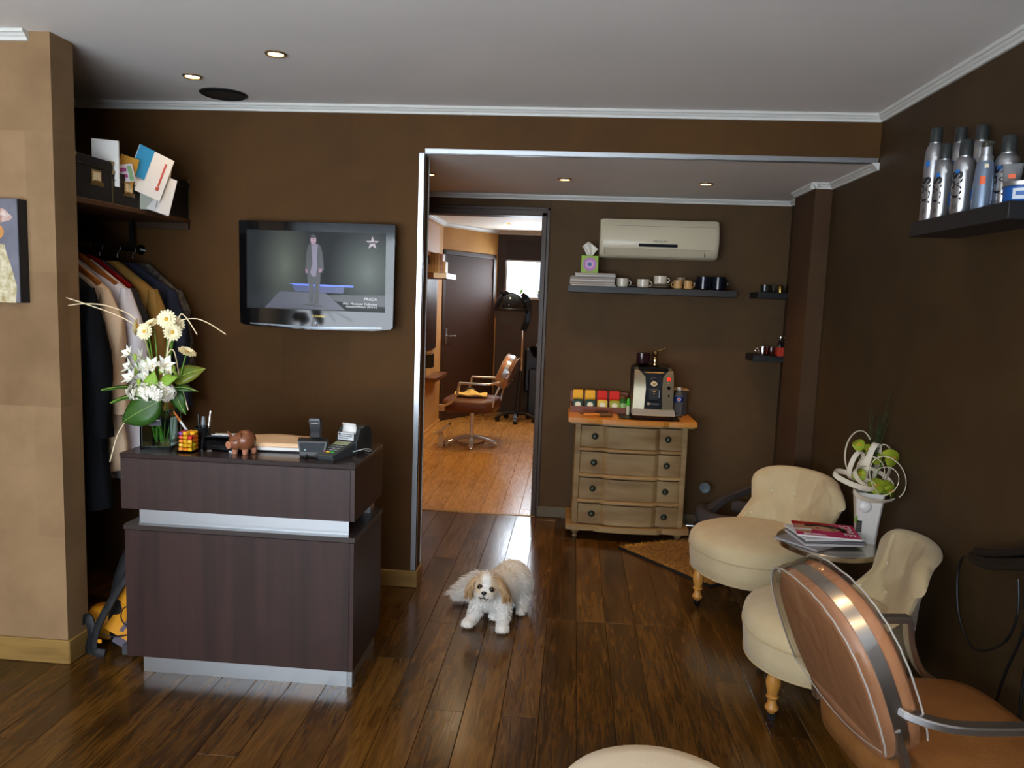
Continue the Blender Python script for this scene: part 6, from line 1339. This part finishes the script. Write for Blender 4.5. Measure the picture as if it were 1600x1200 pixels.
# ------------------------------------------------------------------ the dog
def build_dog():
    t = thing('dog', 'small white shih tzu with tan ears crouching on the floor facing the viewer', 'dog', (-.335, 3.50, 0))
    b = B()
    def el(c, r, ax=None): b.sph(c, r, 18, 12, ax)
    def limb(pts, rs):
        P = crom(pts, 6); n = len(P); rr = [rs[min(int(i / 6), len(rs) - 1)] + (rs[min(int(i / 6) + 1, len(rs) - 1)] - rs[min(int(i / 6), len(rs) - 1)]) * ((i % 6) / 6) for i in range(n)]
        b.tube(P, rr, 14); el(P[0], rr[0]); el(P[-1], rr[-1])
    # trunk: deep chest towards the viewer, belly narrower, haunches behind to the right
    el((.012, .0, .128), (.078, .085, .080)); el((.045, .08, .135), (.090, .10, .085)); el((.085, .16, .135), (.098, .105, .098)); el((.10, .20, .105), (.085, .085, .085))
    el((-.005, -.035, .125), (.062, .05, .062))
    # hind legs folded at the side
    el((.135, .15, .070), (.040, .065, .062)); limb([(.13, .13, .06), (.145, .10, .03), (.14, .055, .022)], (.036, .026, .022))
    el((.03, .15, .065), (.04, .06, .055)); limb([(.03, .12, .05), (.025, .06, .032), (.022, -.005, .024)], (.036, .03, .026)); el((.02, -.02, .022), (.026, .03, .022))
    # front legs splayed
    limb([(-.045, -.01, .125), (-.058, -.045, .085), (-.07, -.075, .045), (-.085, -.10, .024)], (.038, .034, .029, .025)); el((-.092, -.117, .021), (.031, .032, .021))
    limb([(.052, -.01, .125), (.066, -.06, .085), (.068, -.105, .045), (.070, -.135, .025)], (.040, .036, .030, .026)); el((.071, -.15, .022), (.031, .033, .022))
    # neck and head
    limb([(.0, -.01, .15), (-.008, -.05, .175), (-.012, -.07, .19)], (.06, .056, .056))
    el((-.012, -.085, .195), (.066, .060, .060)); el((-.016, -.128, .183), (.045, .034, .034)); el((-.036, -.132, .173), (.026, .026, .024)); el((.006, -.134, .168), (.026, .026, .024)); el((-.014, -.13, .152), (.026, .026, .018)); el((-.012, -.105, .235), (.04, .036, .03))
    # tail plume lying to the left
    limb([(.03, .20, .10), (-.06, .20, .10), (-.13, .18, .065), (-.19, .155, .04)], (.05, .055, .05, .026))
    o = b.o('raw', None, None, 60)
    md = o.modifiers.new('r', 'REMESH'); md.mode = 'VOXEL'; md.voxel_size = .0065
    ms = o.modifiers.new('s', 'SMOOTH'); ms.factor = .6; ms.iterations = 7
    dg = bpy.context.evaluated_depsgraph_get(); me = bpy.data.meshes.new_from_object(o.evaluated_get(dg)); bpy.data.objects.remove(o)
    # coat colours by body region, stored on the points
    WH, CR, TN, GD, GY = Vector((.80, .77, .72)), Vector((.76, .68, .56)), Vector((.60, .42, .24)), Vector((.42, .22, .07)), Vector((.50, .44, .36))
    def ss(a, b_, x): x = max(0, min(1, (x - a) / (b_ - a))); return x * x * (3 - 2 * x)
    def coat(p):
        c = WH.copy(); x, y, z = p
        back = ss(.16, .215, z) * ss(-.02, .05, y); c = c.lerp(CR, back * .5)
        hd = 1 - ss(.07, .095, (Vector((x, y, z)) - Vector((-.012, -.09, .195))).length)
        if hd > 0 and z > .14:
            side = ss(.010, .030, abs(x + .010)); blaze = 1 - ss(.008, .020, abs(x + .008))
            h = WH.lerp(TN, side * ss(.165, .195, z)); h = h.lerp(CR, .35); h = h.lerp(WH, blaze * ss(.19, .205, z))
            if y < -.135 and z < .185: h = h.lerp(GY, .45)
            c = c.lerp(h, hd)
        if z < .04: c = c.lerp(CR, .5 * (1 - ss(.0, .04, z)))
        return c
    at = me.color_attributes.new('Coat', 'FLOAT_COLOR', 'POINT')
    for v in me.vertices: cc_ = coat(v.co); at.data[v.index].color = (*cc_, 1)
    def fur_mat(nm, attr):
        m = bpy.data.materials.new(nm); m.use_nodes = True; N = m.node_tree.nodes; bb = N['Principled BSDF']; bb.inputs['Roughness'].default_value = .85; bb.inputs['Specular IOR Level'].default_value = .15
        a = N.new('ShaderNodeVertexColor'); a.layer_name = attr; m.node_tree.links.new(a.outputs['Color'], bb.inputs['Base Color']); return m
    fm = fur_mat('dog_coat', 'Coat'); me.materials.append(fm)
    for p in me.polygons: p.use_smooth = True
    link('body', me, t)
    # fur strands growing from the coat
    r = random.Random(5); V = []; F = []; Cc = []
    def strand(p, n, L_, g, col, w=.0011, sway=.5):
        d = (n + Vector((r.uniform(-sway, sway), r.uniform(-sway, sway), r.uniform(-sway, sway))) * .6 + g).normalized(); s2 = d.cross(Vector((r.uniform(-1, 1), r.uniform(-1, 1), r.uniform(-1, 1)))).normalized() * w
        m_ = p + d * L_ * .55; e = p + d * L_ + Vector((0, 0, -.22 * L_)); k = len(V); q = r.uniform(.86, 1.1)
        V.extend([p - s2, p + s2, m_ + s2 * .7, m_ - s2 * .7, e]); F.append((k, k + 1, k + 2, k + 3)); F.append((k + 3, k + 2, k + 4)); Cc.extend([col * q] * 5)
    vs = me.vertices; pol = [p for p in me.polygons]; wts = [p.area for p in pol]
    for p in r.choices(pol, wts, k=15000):
        ids = list(p.vertices); ws = [r.random() for _ in ids]; sw = sum(ws); c = Vector((0, 0, 0))
        for i, w in zip(ids, ws): c += vs[i].co * (w / sw)
        n = p.normal; tail = c.x < -.075 and c.y > .05; face = c.y < -.10 and c.z > .13
        L_ = r.uniform(.030, .055) if tail else (r.uniform(.006, .011) if face else r.uniform(.011, .020))
        if c.z < .05: L_ = min(L_, .010)
        g = Vector((-.9, -.1, -.5)) if tail else Vector((0, .0, -.75)) if not face else (Vector((c.x + .013, 0, c.z - .18)) * 8)
        if c.z < .012: continue
        e = c + n * L_
        strand(c - n * .001, n, L_ if (c.z - L_ * .5) > .004 else .005, g, coat(c))
    fme = bpy.data.meshes.new('fur'); fme.from_pydata([tuple(v) for v in V], [], F); fa = fme.color_attributes.new('Coat', 'FLOAT_COLOR', 'POINT')
    for i, c in enumerate(Cc): fa.data[i].color = (*c, 1)
    fme.materials.append(fm); link('fur', fme, t, kind='stuff')
    # ears: hanging flaps with longer golden fur
    em = fur_mat('ear_coat', 'Coat')
    for s_, base, tip in ((-1, (-.068, -.088, .228), (-.090, -.10, .152)), (1, (.040, -.088, .232), (.084, -.095, .138))):
        base, tip = Vector(base), Vector(tip); bb = B(); rg = []
        for k in range(9):
            q = k / 8; c = base.lerp(tip, q) + Vector((s_ * .012 * sin(pi * q), -.006 * sin(pi * q), 0)); w = .020 + .018 * sin(pi * min(1, q * .8 + .1)); w *= 1 - .75 * max(0, q - .75) * 4 * .6
            rg.append([c + Vector((s_ * cos(a) * .010, sin(a) * w, -.0)) for a in [2 * pi * i / 16 for i in range(16)]])
        bb.loft(rg); em_ = bb.mesh('ear', em, 60); ea = em_.color_attributes.new('Coat', 'FLOAT_COLOR', 'POINT')
        for v in em_.vertices: q = ss(.13, .2, v.co.z); ea.data[v.index].color = (*(GD.lerp(TN, q)), 1)
        eo = link('ear', em_, t)
        V.clear(); F.clear(); Cc.clear(); pl = [p for p in em_.polygons if len(p.vertices) == 4]
        for p in r.choices(pl, [p.area for p in pl], k=1300):
            ids = list(p.vertices); ws = [r.random() for _ in ids]; sw = sum(ws); c = Vector((0, 0, 0))
            for i, w in zip(ids, ws): c += em_.vertices[i].co * (w / sw)
            strand(c, p.normal, r.uniform(.014, .028), Vector((s_ * .15, 0, -1.6)), GD.lerp(TN, ss(.14, .21, c.z)))
        f2 = bpy.data.meshes.new('fur'); f2.from_pydata([tuple(v) for v in V], [], F); fa = f2.color_attributes.new('Coat', 'FLOAT_COLOR', 'POINT')
        for i, c in enumerate(Cc): fa.data[i].color = (*c, 1)
        f2.materials.append(fm); link('ear_fur', f2, eo, kind='stuff')
    dkm = M('dog_dark', (22, 16, 15), .25); 
    for x, ez in ((-.038, .209), (.016, .201)):
        e = B().sph((x, -.1475 + (ez - .198) * .4, ez), (.0105, .007, .0095), 14, 10).o('eye', M('dog_eye', (18, 10, 8), .05), t)
        B().sph((x, -.1460 + (ez - .198) * .4, ez), (.0145, .006, .0125), 14, 10).o('eye_rim', M('dog_eye_rim', (86, 60, 44), .8), t)
    B().sph((-.017, -.167, .190), (.0120, .008, .0090), 14, 10).o('nose', dkm, t)
    B().tube(crom([(-.041, -.160, .168), (-.030, -.167, .164), (-.018, -.168, .168), (-.007, -.167, .160), (.004, -.160, .161)], 5), .0022, 6).o('mouth', dkm, t)
    B().tube([(-.0168, -.169, .182), (-.0178, -.168, .169)], .0013, 6).o('lip_line', dkm, t)
build_dog()
